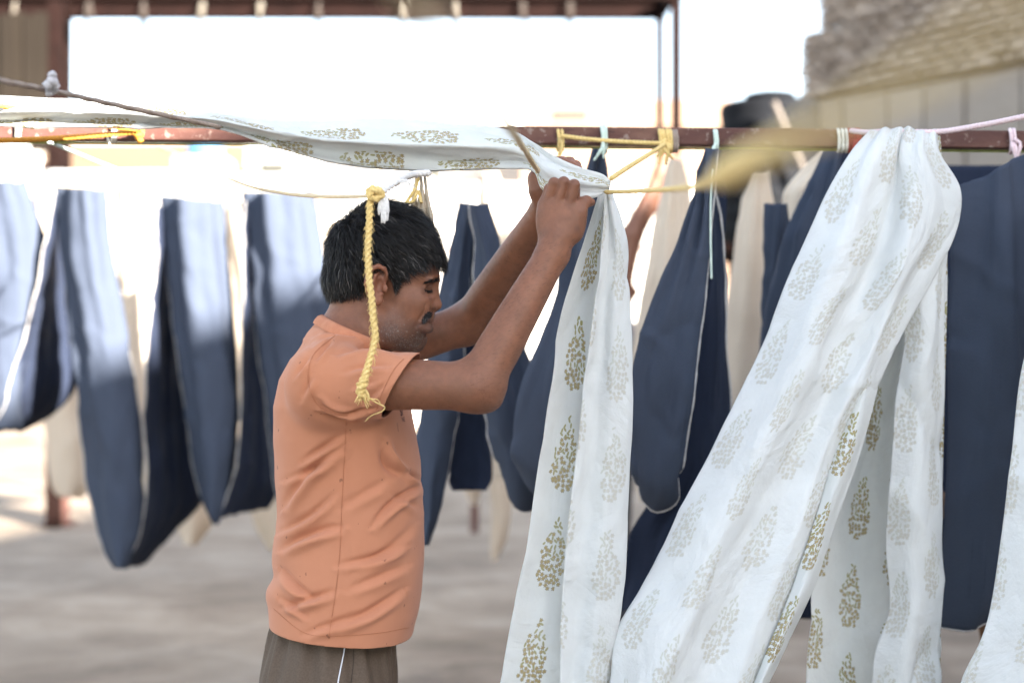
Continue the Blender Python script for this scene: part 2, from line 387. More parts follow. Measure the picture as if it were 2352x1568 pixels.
# ------------------------------------------------------------------ signed-distance sculpting
def smin(a, b, k):
    if k <= 0: return np.minimum(a, b)
    h = np.clip(.5 + .5 * (b - a) / k, 0, 1); return b + (a - b) * h - k * h * (1 - h)
def smax(a, b, k): return -smin(-a, -b, k)
class Sdf:
    def __init__(s): s.pr = []
    def add(s, fn, c, rad, k, op='+'): s.pr.append((fn, np.array(c, float), rad, k, op))
    def cone(s, a, b, ra, rb, k=.015, op='+'):
        a = np.array(a, float); b = np.array(b, float); ba = b - a; L2 = max(ba @ ba, 1e-12)
        def fn(p):
            h = np.clip(((p - a) @ ba) / L2, 0, 1); return np.linalg.norm(p - a - h[:, None] * ba, axis=1) - (ra + (rb - ra) * h)
        s.add(fn, (a + b) / 2, np.linalg.norm(ba) / 2 + max(ra, rb), k, op)
    def chain(s, pts, rs, k=.01, op='+'):
        for i in range(len(pts) - 1): s.cone(pts[i], pts[i + 1], rs[i], rs[i + 1], k, op)
    def poly(s, pts, rs, k=.015, op='+'):
        """one tapered limb along a polyline (no bulges where its pieces meet)"""
        pts = np.array(pts, float); n = len(pts)
        C = cr_spline(pts, 3 * n) if n > 2 else pts
        t0 = np.concatenate([[0], np.cumsum(np.linalg.norm(np.diff(pts, axis=0), axis=1))]); t1 = np.concatenate([[0], np.cumsum(np.linalg.norm(np.diff(C, axis=0), axis=1))])
        rr = np.interp(t1 / t1[-1], t0 / t0[-1], rs)
        def fn(p):
            best = np.full(len(p), 9.)
            for a, b, ra, rb in zip(C[:-1], C[1:], rr[:-1], rr[1:]):
                ba = b - a; h = np.clip(((p - a) @ ba) / max(ba @ ba, 1e-12), 0, 1)
                best = np.minimum(best, np.linalg.norm(p - a - h[:, None] * ba, axis=1) - (ra + (rb - ra) * h))
            return best
        c = (C.min(0) + C.max(0)) / 2; s.add(fn, c, np.linalg.norm(C - c, axis=1).max() + max(rs), k, op)
    def ball(s, c, r, k=.015, op='+'): s.cone(c, c, r, r, k, op)
    def ell(s, c, r, pitch=0., k=.015, op='+', yaw=0., roll=0.):
        c = np.array(c, float); r = np.array(r, float)
        R = np.array(Matrix.Rotation(yaw, 3, 'Z') @ Matrix.Rotation(pitch, 3, 'Y') @ Matrix.Rotation(roll, 3, 'X'))
        def fn(p):
            q = (p - c) @ R; k0 = np.linalg.norm(q / r, axis=1); k1 = np.linalg.norm(q / r**2, axis=1)
            return np.where(k0 < 1e-6, -r.min(), k0 * (k0 - 1) / np.maximum(k1, 1e-9))
        s.add(fn, c, r.max(), k, op)
    def stack(s, lv, k=.03, op='+', power=2.4):
        """lv rows: z, x_back, x_front, y_centre, half_width ; elliptic sections stacked in z"""
        L = np.array(sorted(lv)); z0, z1 = L[0, 0], L[-1, 0]
        def fn(p):
            z = np.clip(p[:, 2], z0, z1); g = [np.interp(z, L[:, 0], L[:, i]) for i in range(1, 5)]
            a = (g[1] - g[0]) / 2; b = g[3]; x = (p[:, 0] - (g[0] + g[1]) / 2) / a; y = (p[:, 1] - g[2]) / b
            rr = (np.abs(x)**power + np.abs(y)**power)**(1 / power); d = (rr - 1) * np.minimum(a, b)
            dz = np.maximum(p[:, 2] - z1, z0 - p[:, 2]); return np.maximum(d, dz)
        c = [(L[:, 1].min() + L[:, 2].max()) / 2, L[:, 3].mean(), (z0 + z1) / 2]
        s.add(fn, c, np.linalg.norm([(L[:, 2].max() - L[:, 1].min()) / 2, L[:, 4].max(), (z1 - z0) / 2]) + .03, k, op)
    def ev(s, p, chunk=729):
        """points are expected in spatially coherent runs; primitives are culled per run"""
        n = len(p); D = np.full(n, .2)
        cs = np.array([q[1] for q in s.pr]); rs = np.array([q[2] + q[3] + .03 for q in s.pr])
        for i in range(0, n, chunk):
            q = p[i:i + chunk]; lo = q.min(0); hi = q.max(0); c = (lo + hi) / 2; r = np.linalg.norm(hi - lo) / 2
            sel = np.nonzero(((cs - c)**2).sum(1) < (rs + r)**2)[0]
            if not len(sel): continue
            d = D[i:i + chunk]
            for j in sel:
                fn, _, _, k, op = s.pr[j]; e = fn(q)
                d = smin(d, e, k) if op == '+' else smax(d, -e, k)
            D[i:i + chunk] = d
        return D
    def mesh(s, h, lo, hi, project=2):
        B = 8; lo = np.array(lo, float); nb = np.ceil((np.array(hi) - lo) / (h * B)).astype(int)
        bi = np.stack(np.meshgrid(*[np.arange(n) for n in nb], indexing='ij'), -1).reshape(-1, 3)
        cen = lo + (bi + .5) * h * B; Dc = s.ev(cen, 400)
        bi = bi[np.abs(Dc) < h * B * .9 + .012]
        g = np.stack(np.meshgrid(*[np.arange(B + 1)] * 3, indexing='ij'), -1).reshape(-1, 3)
        NX = nb * B + 2; st = np.array([NX[1] * NX[2], NX[2], 1], np.int64)
        D = np.empty((len(bi), (B + 1)**3), np.float32)
        for q in range(0, len(bi), 400):
            pts = lo + (bi[q:q + 400, None] * B + g[None]) * h
            D[q:q + 400] = s.ev(pts.reshape(-1, 3)).reshape(-1, (B + 1)**3)
        D = D.reshape(-1, B + 1, B + 1, B + 1); S = D < 0
        cnt = sum(S[:, a:a + B, b:b + B, c:c + B].astype(np.int8) for a in (0, 1) for b in (0, 1) for c in (0, 1))
        m = (cnt > 0) & (cnt < 8); w = np.argwhere(m)
        cell = bi[w[:, 0]] * B + w[:, 1:]; gid = cell @ st
        corners = np.array([[a, b, c] for a in (0, 1) for b in (0, 1) for c in (0, 1)])
        cv = np.stack([D[w[:, 0], w[:, 1] + a, w[:, 2] + b, w[:, 3] + c] for a, b, c in corners], 1)
        acc = np.zeros((len(w), 3)); num = np.zeros(len(w))
        for i in range(8):
            for j in range(i + 1, 8):
                if np.abs(corners[i] - corners[j]).sum() != 1: continue
                x = (cv[:, i] < 0) != (cv[:, j] < 0)
                t = cv[x, i] / (cv[x, i] - cv[x, j])
                acc[x] += corners[i] + t[:, None] * (corners[j] - corners[i]); num[x] += 1
        V = lo + (cell + acc / num[:, None]) * h
        od = np.argsort(gid); gs = gid[od]
        Fq = []
        for ax in range(3):
            sl0 = [slice(None)] + [slice(0, B)] * 3; sl1 = list(sl0); sl1[ax + 1] = slice(1, B + 1)
            e = np.argwhere(S[tuple(sl0)] != S[tuple(sl1)]); neg = S[e[:, 0], e[:, 1], e[:, 2], e[:, 3]]
            pt = bi[e[:, 0]] * B + e[:, 1:]; b1, b2 = (ax + 1) % 3, (ax + 2) % 3
            q = []
            for o1, o2 in ((-1, -1), (0, -1), (0, 0), (-1, 0)):
                c = pt.copy(); c[:, b1] += o1; c[:, b2] += o2; q.append(c @ st)
            q = np.stack(q, 1); f = np.searchsorted(gs, q); f = np.clip(f, 0, len(gs) - 1)
            ok = (gs[f] == q).all(1); f = od[f]; f[~neg] = f[~neg][:, ::-1]; Fq.append(f[ok])
        Fq = np.vstack(Fq)
        for _ in range(project):
            V = V - s.step(V, h)
        return V, Fq
    def step(s, V, h):
        e = .35 * h; ks = np.array([[1, -1, -1], [-1, -1, 1], [-1, 1, -1], [1, 1, 1]], float)
        ds = [s.ev(V + k * e, 500) for k in ks]; G = sum(k[None] * d[:, None] for k, d in zip(ks, ds)) / (4 * e)
        d = sum(ds) / 4; g2 = np.maximum((G * G).sum(1), .05); st = G * (d / g2)[:, None]
        ln = np.linalg.norm(st, axis=1, keepdims=True); return st * np.minimum(1, h * .7 / np.maximum(ln, 1e-9))
def vert_normals(V, Fq):
    n = np.cross(V[Fq[:, 2]] - V[Fq[:, 0]], V[Fq[:, 3]] - V[Fq[:, 1]]); N = np.zeros_like(V)
    for i in range(4): np.add.at(N, Fq[:, i], n)
    return N / np.maximum(np.linalg.norm(N, axis=1, keepdims=True), 1e-12)
def proj(V):
    return np.stack([1176 + V[:, 0] / V[:, 1] * F, 784 - (V[:, 2] - CAM_Z) / V[:, 1] * F], 1)
def seg_dist(p, a, b):
    a = np.array(a, float); b = np.array(b, float); ba = b - a; h = np.clip(((p - a) @ ba) / (ba @ ba), 0, 1)
    q = p - a - h[:, None] * ba; sgn = np.sign(ba[0] * q[:, 1] - ba[1] * q[:, 0])
    return np.linalg.norm(q, axis=1) * sgn, h

# ================================================================== SETTING
def ground_mat():
    M = Mat('yard_concrete', .9, .2); v = M.obj()
    a = M.noise(v, .9, 6, .6, .4); b = M.noise(M.mapping(v, (.8, 1.3, 1)), 1.7, 7, .65, .8); c = M.noise(v, 60, 4, .6)
    col = M.ramp(a * .5 + b * .5, [(.34, (.135, .096, .064)), (.50, (.29, .225, .165)), (.64, (.42, .345, .265))])
    col = M.mix((M.noise(M.mapping(v, (1, 3, 1)), 1.3, 5, .65, 1.2)).op('GREATER_THAN', .62) * .35, col, (.14, .105, .085))
    M.base(M.mix(c * .3, col, (.25, .22, .2))); M.bump(c + b, .25, .01); return M.m
bm = bmesh.new(); bmesh.ops.create_grid(bm, x_segments=40, y_segments=40, size=400)
me = bpy.data.meshes.new('ground'); bm.to_mesh(me); bm.free()
tag(link('ground', me, ground_mat()), kind='structure')

# ---- unseen building added behind and to the right of the photographer to shade the yard
ED = Vector((.221, .975, 0)); EN = Vector((.975, -.221, 0)); EP = Vector((8.25, -5.02, 0))
wb = empty('shade_building', EP); wb.rotation_euler = (0, 0, 0)
plaster = noisy('pale_plaster', (.50, .46, .40), (.60, .56, .50), 1.5, .9, .2, .01)
dark_glass = Mat('dark_glass', .15, .5, (.03, .035, .04)).m
ang = math.atan2(ED.y, ED.x)
box('wall', EP + EN * 5 + ED * -6 + Vector((0, 0, 3.01)), (62, 10, 6.02), plaster, wb, 0, (0, 0, ang))
box('roof', EP + EN * 5 + ED * -6 + Vector((0, 0, 6.075)), (62, 10, .1), plaster, wb, 0, (0, 0, ang))
for k in range(-30, 22, 5):
    for zz in (1.6, 4.6):
        box('window', EP + ED * k - EN * .01 + Vector((0, 0, zz)), (1.4, .06, 1.3), dark_glass, wb, 0, (0, 0, ang))
tag(wb, 'long two storey plastered building, unseen, added to shade the drying yard', 'building')

# ---- rough masonry wall on the right: courses of rough blocks above tall slabs
WO = Vector((2.58, 12.5, 0)); WX = Vector((.584, -.812, 0)); WN = Vector((-.812, -.584, 0)); wang = math.atan2(WX.y, WX.x)
def stone_mat(name, c1, c2):
    M = Mat(name, .92, .15); oi = M.node('ShaderNodeObjectInfo'); v = M.obj()
    n = M.noise(v, 14, 6, .65); r = X(M.t, oi.outputs['Random'])
    M.base(M.ramp(n * .6 + r * .45, [(.25, c1), (.8, c2)])); M.bump(M.noise(v, 40, 5, .7), .6, .012); return M.m
st_up = stone_mat('rough_stone', (.22, .175, .14), (.40, .335, .28)); st_slab = stone_mat('stone_slab', (.27, .235, .20), (.36, .32, .285))
mortar = noisy('dark_mortar', (.17, .14, .115), (.24, .20, .17), 9, .95, .5, .02)
wl = empty('stone_wall', WO)
box('wall_core', WO + WX * 5 - WN * .16 + Vector((0, 0, 2.0)), (10, .30, 4.0), mortar, wl, 0, (0, 0, wang))
box('wall_core', WO + WX * 5.22 - WN * .16 + Vector((0, 0, 5.1)), (9.56, .30, 2.2), mortar, wl, 0, (0, 0, wang))
brick_meshes = []
for q in range(6):
    me = box_mesh('brick', .165, .10, .070, .010, 1)
    for v in me.vertices: v.co += Vector((random.uniform(-.010, .010), random.uniform(-.014, .014), random.uniform(-.008, .008)))
    me.materials.append(st_up); brick_meshes.append(me)
z = 3.50; row = 0; cnt = 0
while z < 5.1:
    s = .0 if z < 4.08 else .40 if z > 4.4 else .2; half = row % 2
    while s < 2.6 and cnt < 300:
        o = bpy.data.objects.new('brick', random.choice(brick_meshes)); COL.objects.link(o)
        o.location = WO + WX * (s + .085) + WN * (.02 + random.uniform(-.018, .02)) + Vector((0, 0, z + .037))
        o.rotation_euler = (0, 0, wang + random.uniform(-.05, .05)); sc_ = random.uniform(.88, 1.06) * (.5 if half else 1); o.location -= WX * (.041 if half else 0); o.scale = (sc_, 1, random.uniform(.88, 1.06))
        o.parent = wl; o.matrix_parent_inverse = Matrix.Translation(-wl.location); s += .091 if half else .182; half = 0; cnt += 1
    z += .083; row += 1
s = -.02
while s < 6:
    w = random.uniform(.36, .62)
    for z0, hh in ((.0, 1.55), (1.57, 1.86)):
        o = box('slab', WO + WX * (s + w / 2) + WN * (.015 + random.uniform(-.012, .012)) + Vector((0, 0, z0 + hh / 2)), (w - .022, .10, hh), st_slab, wl, .014, (0, 0, wang))
    s += w
tag(wl, 'tall weathered wall of rough stone courses above upright slabs', 'wall')

# ---- black water tank on a steel stand, with a leaning pipe
def lathe(name, prof, n, mat, parent=None, loc=(0, 0, 0)):
    th = np.linspace(0, 2 * np.pi, n, endpoint=False); pr = np.array(prof, float)
    V = np.stack([pr[:, 0, None] * np.cos(th), pr[:, 0, None] * np.sin(th), pr[:, 1, None] + 0 * th], -1).reshape(-1, 3)
    i = np.arange(len(pr) * n).reshape(len(pr), n); j = np.roll(i, -1, 1)
    me = mesh_np(name, V, np.stack([i[:-1], j[:-1], j[1:], i[1:]], -1).reshape(-1, 4)); o = link(name, me, mat); o.location = loc
    if parent: o.parent = parent; o.matrix_parent_inverse = Matrix.Translation(-parent.location)
    return o
tb = Vector((1.905, 10.5, 2.08))
tank = empty('water_tank', tb); blackp = noisy('black_plastic', (.006, .0065, .008), (.011, .012, .015), 4, .8, .05, .002, .12)
prof = [(.0, 0), (.35, 0), (.362, .02)]
for q in range(7):
    z0 = .06 + q * .125; prof += [(.362, z0), (.372, z0 + .02), (.372, z0 + .07), (.362, z0 + .09)]
prof += [(.372, .97), (.372, 1.02), (.36, 1.045), (.17, 1.075), (.165, 1.085), (.0, 1.085)]
lathe('shell', prof, 48, blackp, tank, tb)
lathe('lid', [(0, 1.135), (.15, 1.13), (.185, 1.12), (.19, 1.085), (.18, 1.085)][::-1], 32, blackp, tank, tb)
tag(tank, 'ribbed black plastic water tank on a stand by the stone wall', 'water tank')
ts = empty('tank_stand', (tb.x, tb.y, 0))
for sx in (-1, 1):
    for sy in (-1, 1): beam_between('leg', (tb.x + sx * .33, tb.y + sy * .33, 0), (tb.x + sx * .33, tb.y + sy * .33, 1.98), .06, .06, MAT['dark_steel'], ts)
box('platform', (tb.x, tb.y, 2.027), (.86, .86, .09), MAT['dark_steel'], ts, .004)
tag(ts, 'brown steel stand carrying the black water tank', 'stand')
tag(rope_obj('pipe', [P(1778, 235, 10.0), P(1806, 300, 10.0), P(1860, 420, 10.0), P(1960, 640, 10.0)], .022, noisy('grey_pipe', (.12, .10, .085), (.17, .145, .125), 9, .6, .1), None, 24, 10), 'thin pale pipe leaning in front of the black tank', 'pipe')

# ---- brown steel frame round the yard
fr = empty('steel_frame', (1.218, 10.55, 0)); DS = MAT['dark_steel']; HB = CAM_Z + 2.50
for x, y, w in ((1.218, 10.55, .075), (-3.40, 10.55, .10), (1.147, 11.05, .06), (-3.50, 11.05, .10), (-8.2, 10.55, .09)):
    beam_between('post', (x, y, 0), (x + (0.02 if x < 0 else 0), y, HB + .02), w, w, DS, fr, .006)
def cbeam(a, b, h=.15):
    a = Vector(a); b = Vector(b)
    beam_between('beam', a + Vector((0, 0, h / 2)), b + Vector((0, 0, h / 2)), .012, h, DS, fr, .002)
    for dz in (.010, h - .004): beam_between('flange', a + Vector((0, -.03, dz)), b + Vector((0, -.03, dz)), .062, .014, DS, fr, .002)
cbeam((-8.2, 11.05, HB + .005), (1.19, 11.05, HB - .005))
cbeam((-8.2, 10.55, HB + .03), (1.26, 10.55, HB + .02))
for x in (1.18, -3.45): beam_between('cross_beam', (x, 10.58, HB + .08), (x, 11.02, HB + .08), .05, .10, DS, fr)
tag(fr, 'dark brown steel frame of posts and beams over the far yard', 'steel frame')
MAT['rag_dark'] = noisy('dark_rag', (.035, .028, .024), (.07, .058, .05), 30, .95, .2); MAT['rag_pale'] = noisy('pale_rag', (.12, .105, .085), (.20, .18, .15), 30, .95, .2)
# rags knotted round the top beam
for i, (x, L, m) in enumerate(((205, .16, 'rag_dark'), (330, .22, 'rag_dark'), (466, .14, 'rag_pale'), (600, .20, 'rag_pale'), (732, .18, 'rag_dark'), (930, .15, 'rag_pale'), (1046, .16, 'rag_pale'), (1200, .14, 'rag_dark'), (1310, .26, 'rag_dark'), (36, .24, 'rag_pale'))):
    c = P(x, 40, 10.98); cl = []
    for q in range(4):
        a = q * 1.57 + i; p0 = Vector((c.x, 10.99, HB + .13)); p1 = p0 + Vector((random.uniform(-.02, .02), -.035, -.05)); p2 = Vector((c.x + random.uniform(-.04, .04), 10.965, HB - .02 - random.uniform(.1, 1) * L * .5)); p3 = p2 + Vector((random.uniform(-.03, .03), 0, -L * random.uniform(.2, .5)))
        cl.append(tube_mesh('rag', [p0, p1, (p1 + p2) / 2, p2, p3], .008, 14, 6, 0, 3, .1, .3, (1, 1, 1.1, .8, .4)))
    tag(link('rag_tie', join_meshes('rag_tie', cl), MAT[m]), 'scrap of rag knotted round the high steel beam', 'rag', 'rags tied along the high beam')

# ---- plank fence house at far left
ph = empty('plank_screen', (-5.6, 10.5, 2.85)); wood = [noisy('weathered_plank', (.007 + .002 * q, .0052 + .0015 * q, .004 + .001 * q), (.016 + .002 * q, .0125 + .0015 * q, .0095 + .001 * q), 5, .9, .4, .006, .1, (1, 1, .12)) for q in range(3)]
x = -8.1
while x < -3.5:
    w = random.uniform(.07, .10); h = .98 + random.uniform(-.03, .05)
    box('plank', (x + w / 2, 10.5 + random.uniform(-.014, .014), 2.78 + h / 2), (w + .004, .03, h), random.choice(wood), ph, .002); x += w
box('rail', (-5.8, 10.56, 3.62), (4.6, .06, .08), DS, ph); box('rail', (-5.8, 10.56, 2.95), (4.6, .06, .08), DS, ph)
tag(ph, 'screen of weathered brown upright planks fixed high on the steel frame', 'screen')

# ---- pale houses across the street, in full sun
def house(cx, d, w, dep, h, col, wins, label, parapet=.35):
    m = noisy('limewash', tuple(c * .92 for c in col), col, .8, .95, .1, .01)
    r = empty('house', (cx, d, 0))
    box('wall', (cx, d + dep / 2, h / 2), (w, dep, h), m, r)
    box('parapet', (cx, d + .10, h + parapet / 2 + .002), (w + .12, .2, parapet), m, r)
    box('cornice', (cx, d - .06, h - .25), (w + .04, .14, .12), m, r)
    sh = noisy('window_shutter', (.035, .035, .030), (.05, .05, .043), 3, .8, .1)
    for (wx, wz, ww, wh) in wins:
        o = box('window', (cx + wx, d - .02, wz), (ww, .10, wh), sh, r, .01)
        f = box('sill', (cx + wx, d - .09, wz - wh / 2 - .05), (ww + .2, .2, .08), m, o)
        f.matrix_parent_inverse = Matrix.Translation(-o.location)
    tag(r, label, 'house'); return r
W = lambda px, d: (px - 1176) / F * d
Zp = lambda py, d: CAM_Z - (py - 784) / F * d
house(W(1450, 34), 34, 5.2, 8, Zp(262, 34), (.30, .20, .145), [(W(1310, 34) - W(1450, 34), Zp(290, 34), .85, .75), (1.2, 2.0, 1.0, 1.4)], 'peach limewashed house with a square grey shutter')
house(W(700, 40), 40, 4.6, 8, Zp(245, 40), (.74, .72, .68), [(-.9, 6.2, .8, .5), (1.1, 4.4, .9, 1.1)], 'white two storey house beyond the yard with a thin shadowed ledge')
house(W(1040, 38), 38, 4.0, 8, Zp(285, 38), (.72, .68, .62), [(-.5, 6.0, .5, .6), (1.0, 6.3, .4, .6), (0, 3.6, .9, 1.1)], 'off white house with two small high windows')
house(W(330, 26), 26, 3.6, 6, Zp(372, 26), (.13, .085, .058), [(.4, 2.9, .8, .9)], 'low tan house behind the left drying lines')
house(W(60, 36), 36, 6.0, 8, Zp(330, 36), (.70, .67, .63), [(1.4, 4.2, .9, 1.0)], 'long pale house behind the plank screen')
house(W(1000, 24), 24, 9.0, .35, Zp(440, 24), (.66, .62, .57), [], 'low limewashed boundary wall at the yard end', .12)['category'] = 'wall'
house(W(1760, 46), 46, 8.0, 8, Zp(330, 46), (.68, .63, .58), [(-1.6, 5.6, .9, 1.0)], 'distant pale house past the steel post')
drum = empty('blue_drum', (W(470, 23), 23, Zp(367, 23))); tp = drum.location
lathe('shell', [(0, 0), (.26, 0), (.28, .02), (.28, .22), (.29, .24), (.28, .26), (.28, .48), (.26, .5), (0, .5)], 24, noisy('blue_plastic', (.05, .16, .34), (.08, .22, .42), 3, .5, 0), drum, tp)
lathe('rim', [(.262, .498), (.275, .498), (.275, .515), (.262, .515), (.262, .498)], 24, blackp, drum, tp)
box('pedestal', (tp.x, tp.y, tp.z / 2 - .005), (.8, .8, tp.z - .01), plaster, drum)
tag(drum, 'small blue plastic drum on a plastered pier far behind the drying lines', 'drum')

# ---- near rusty rail on which the cloths hang
BD = 3.05; bz = Zp(320, BD)
rail = empty('drying_rail', (0, BD, 0))
RA = P(-330, 298, BD); RB = P(2700, 326, BD)
beam_between('rail', RA, RB, .038, .037, MAT['rust'], rail, .003)
beam_between('under_cord', RA + Vector((0, .012, -.022)), RB + Vector((0, .012, -.022)), .006, .005, noisy('green_cord', (.25, .30, .08), (.42, .45, .16), 40, .7, 0), rail, .001)
for px in (-250, 2620):
    c = P(px, 310, BD); beam_between('post', (c.x, BD + .04, 0), (c.x, BD + .04, c.z + .1), .05, .05, MAT['rust'], rail, .004)
tag(rail, 'rusty brown steel rail the printed and blue cloths hang along', 'rail')
# far post stumps of another drying rail
r2 = empty('drying_rail', (-1.2, 7.9, 0))
for px, py in ((1090, 1222),):
    d = CAM_Z * F / (py - 784); c = P(px, py, d)
    beam_between('post', (c.x, d, 0), (c.x, d, 2.05), .06, .06, MAT['rust'], r2, .004); r2.location = (c.x, d, 0)
    beam_between('rail', (c.x - 1.6, d, 2.05), (c.x + 1.4, d, 2.05), .04, .04, MAT['rust'], r2, .003)
    beam_between('post', (c.x - 1.5, d, 0), (c.x - 1.5, d, 2.02), .06, .06, MAT['rust'], r2, .004)
for ch in r2.children: ch.matrix_parent_inverse = Matrix.Translation(-r2.location)
tag(r2, 'rusty rail standing on thin posts farther back in the yard', 'rail')
r3 = empty('drying_post', P(138, 1205, 10.6)); c = r3.location
r3.location = (c.x, 10.1, 0); c = P(136, 1228, 10.1)
d3 = CAM_Z * F / (1205 - 784); c = P(136, 1205, d3); r3.location = (c.x, d3, 0)
beam_between('shaft', (c.x, d3, 0), (c.x - .06, d3, 2.72), .12, .12, MAT['rust'], r3, .006)
box('foot_plate', (c.x, d3, .012), (.22, .22, .02), MAT['rust'], r3, .004)
tag(r3, 'thick reddish steel post with a foot plate behind the left blue cloths', 'post')

# ================================================================== THE WORKER
MD = 2.67
man = empty('person', (-.30, MD, 0))
def v3(x, y, d): return np.array(P(x, y, d))
def h1(x, y, lat=0.): return np.array(H1(x, y, lat))
def h2(x, y, d): return np.array(H2(x, y, d))
ZX = lambda px: (px - 1176) / F * MD
ZZ = lambda py: CAM_Z - (py - 784) / F * MD
R = math.radians
B = Sdf()
# torso, legs (inside the clothes)
B.stack([(ZZ(1500), ZX(660), ZX(880), MD, .120), (ZZ(1400), ZX(655), ZX(900), MD, .125), (ZZ(1290), ZX(650), ZX(945), MD, .155), (ZZ(1180), ZX(662), ZX(945), MD, .150), (ZZ(1060), ZX(660), ZX(940), MD, .155), (ZZ(950), ZX(658), ZX(920), MD, .165), (ZZ(860), ZX(680), ZX(895), MD, .15), (ZZ(810), ZX(715), ZX(870), MD, .10)], .02)
for sg in (-1, 1):
    hip = np.array([ZX(765), MD + sg * .070, .80]); kn = np.array([ZX(775), MD + sg * .10, .46]); an = np.array([ZX(758), MD + sg * .11, .09])
    B.cone(hip, kn, .070, .052, .03); B.cone(kn, an, .054, .036, .02)
    B.cone(an + [-.035, 0, -.045], an + [.10, sg * .01, -.058], .034, .026, .02); B.cone(an + [.10, sg * .01, -.058], an + [.16, sg * .015, -.066], .027, .018, .02)
# shoulders and arms
ShR, ElR, WrR = v3(752, 876, 2.500), v3(1096, 888, 2.425), h2(700, 1300, 2.50)
ShL, ElL, WrL = v3(800, 832, 2.850), v3(1078, 742, 2.87), h2(585, 905, 2.655)
neck_lo = h1(425, 1010)
for Sh in (ShR, ShL):
    B.cone(neck_lo + (Sh - neck_lo) * .15 + [0, 0, -.005], Sh, .048, .050, .03)
# near arm
def arm(S, E, Wr, sc=1.0):
    ua = E - S; fa = Wr - E
    B.poly([S, S + ua * .5, S + ua * .97], [.055 * sc, .0445 * sc, .0400 * sc], .02)
    B.poly([E, E + fa * .25, E + fa * .55, E + fa * .95], [.0385 * sc, .0385 * sc, .0345 * sc, .0280 * sc], .030)
arm(ShR, ElR, WrR); arm(ShL, ElL, WrL, .98)
B.cone(ElR + [.022, 0, -.018], ElR + [.026, 0, -.002], .018, .018, .025)       # elbow point
# near (right) hand, back towards the camera
def HR(x, y, dd=0.): return h2(x, y, 2.495 + dd)
B.cone(WrR + (ElR - WrR) * .06, HR(690, 1230), .0275, .0255, .015)
mcp = [HR(560, 880, .018), HR(604, 836, .008), HR(706, 838, .002), HR(824, 868, .003)]
wr4 = [HR(618, 1230, .01), HR(660, 1235, .004), HR(710, 1235, .0), HR(765, 1225, .002)]
for a, b, ra, rb in zip(wr4, mcp, (.0155, .016, .016, .0155), (.0112, .0116, .0120, .0118)): B.cone(a, b, ra, rb, .014)
B.ell(HR(690, 1050, .012), (.032, .018, .034), 0, .02)
pip = [HR(612, 700, .008), HR(664, 638, -.003), HR(768, 630, -.006), HR(878, 660, -.005)]
for i, (a, b) in enumerate(zip(mcp, pip)):
    ra = (.0098, .0104, .0106, .0108)[i]; rb = ra * .93
    st0 = a + (b - a) * .22 + np.array([0, -.003, 0])
    B.poly([a, st0, b], [ra * .9, ra, rb], .0022 if i else .004)
    dip = b + np.array([.003, .026, -.007 - .002 * i]); tip = dip + np.array([-.003, .006, -.021])
    B.poly([b, dip, tip], [rb, rb * .88, rb * .75], .002)
for m_ in mcp[1:]: B.ball(m_ + [0, -.0048, -.002], .0078, .007)
for i in (1, 2): # deep gaps between the fingers
    g0 = (mcp[i] + mcp[i + 1]) / 2 + (pip[i] - mcp[i]) * .22; g1 = (pip[i] + pip[i + 1]) / 2
    B.cone(g0 + [0, -.0095, 0], g1 + [0, -.0100, 0], .0012, .0022, .0025, '-')
B.cone(HR(868, 1170, .004), HR(930, 960, .002), .0165, .0130, .016); B.ell(HR(850, 1060, .008), (.022, .016, .026), 0, .016)
B.cone(HR(925, 965, .002), HR(965, 865, .010), .0125, .0112, .008)
B.cone(HR(965, 865, .010), HR(1008, 838, .022), .0110, .0100, .006); B.cone(HR(1008, 838, .022), HR(1060, 845, .038), .0098, .0075, .006)
# far (left) hand behind the cloth
def HL(x, y, dd=0.): return h2(x, y, 2.625 + dd)
B.cone(WrL, HL(585, 800), .0275, .025, .015)
lm = [HL(560, 560, .01), HL(640, 520, .012), HL(720, 520, .012), HL(790, 540, .012)]
for b in lm: B.cone(HL(585 + (b[0] - lm[0][0]) * 900, 800, .0), b, .0155, .012, .014)
B.ell(HL(600, 650, 0), (.034, .018, .036), 0, .02)
for i, (b, top) in enumerate(zip(lm[1:], (HL(738, 372, .0), HL(826, 405, -.002), HL(902, 452, -.004)))):
    r = (.0100, .0098, .0090)[i]
    B.cone(b, top, r * 1.05, r, .005); B.cone(top, top + np.array([.004, -.022, -.012]), r * .96, r * .85, .003); B.cone(top + np.array([.004, -.022, -.012]), top + np.array([.002, -.022, -.034]), r * .85, r * .7, .003)
B.cone(HL(500, 700, -.012), HL(480, 590, -.012), .017, .0145, .012)
B.cone(HL(480, 590, -.0), HL(600, 400, .01), .014, .0115, .01); B.cone(HL(600, 400, .01), HL(645, 300, -.004), .0115, .0098, .006); B.cone(HL(645, 300, -.004), HL(656, 350, -.016), .0092, .008, .004)
# neck
B.cone(h1(520, 790), h1(430, 1020), .0545, .0580, .03)
B.cone(h1(410, 840), h1(345, 1000), .028, .042, .04)
B.cone(h1(560, 830, -.040), h1(600, 1080, -.012), .010, .008, .02)      # neck tendon
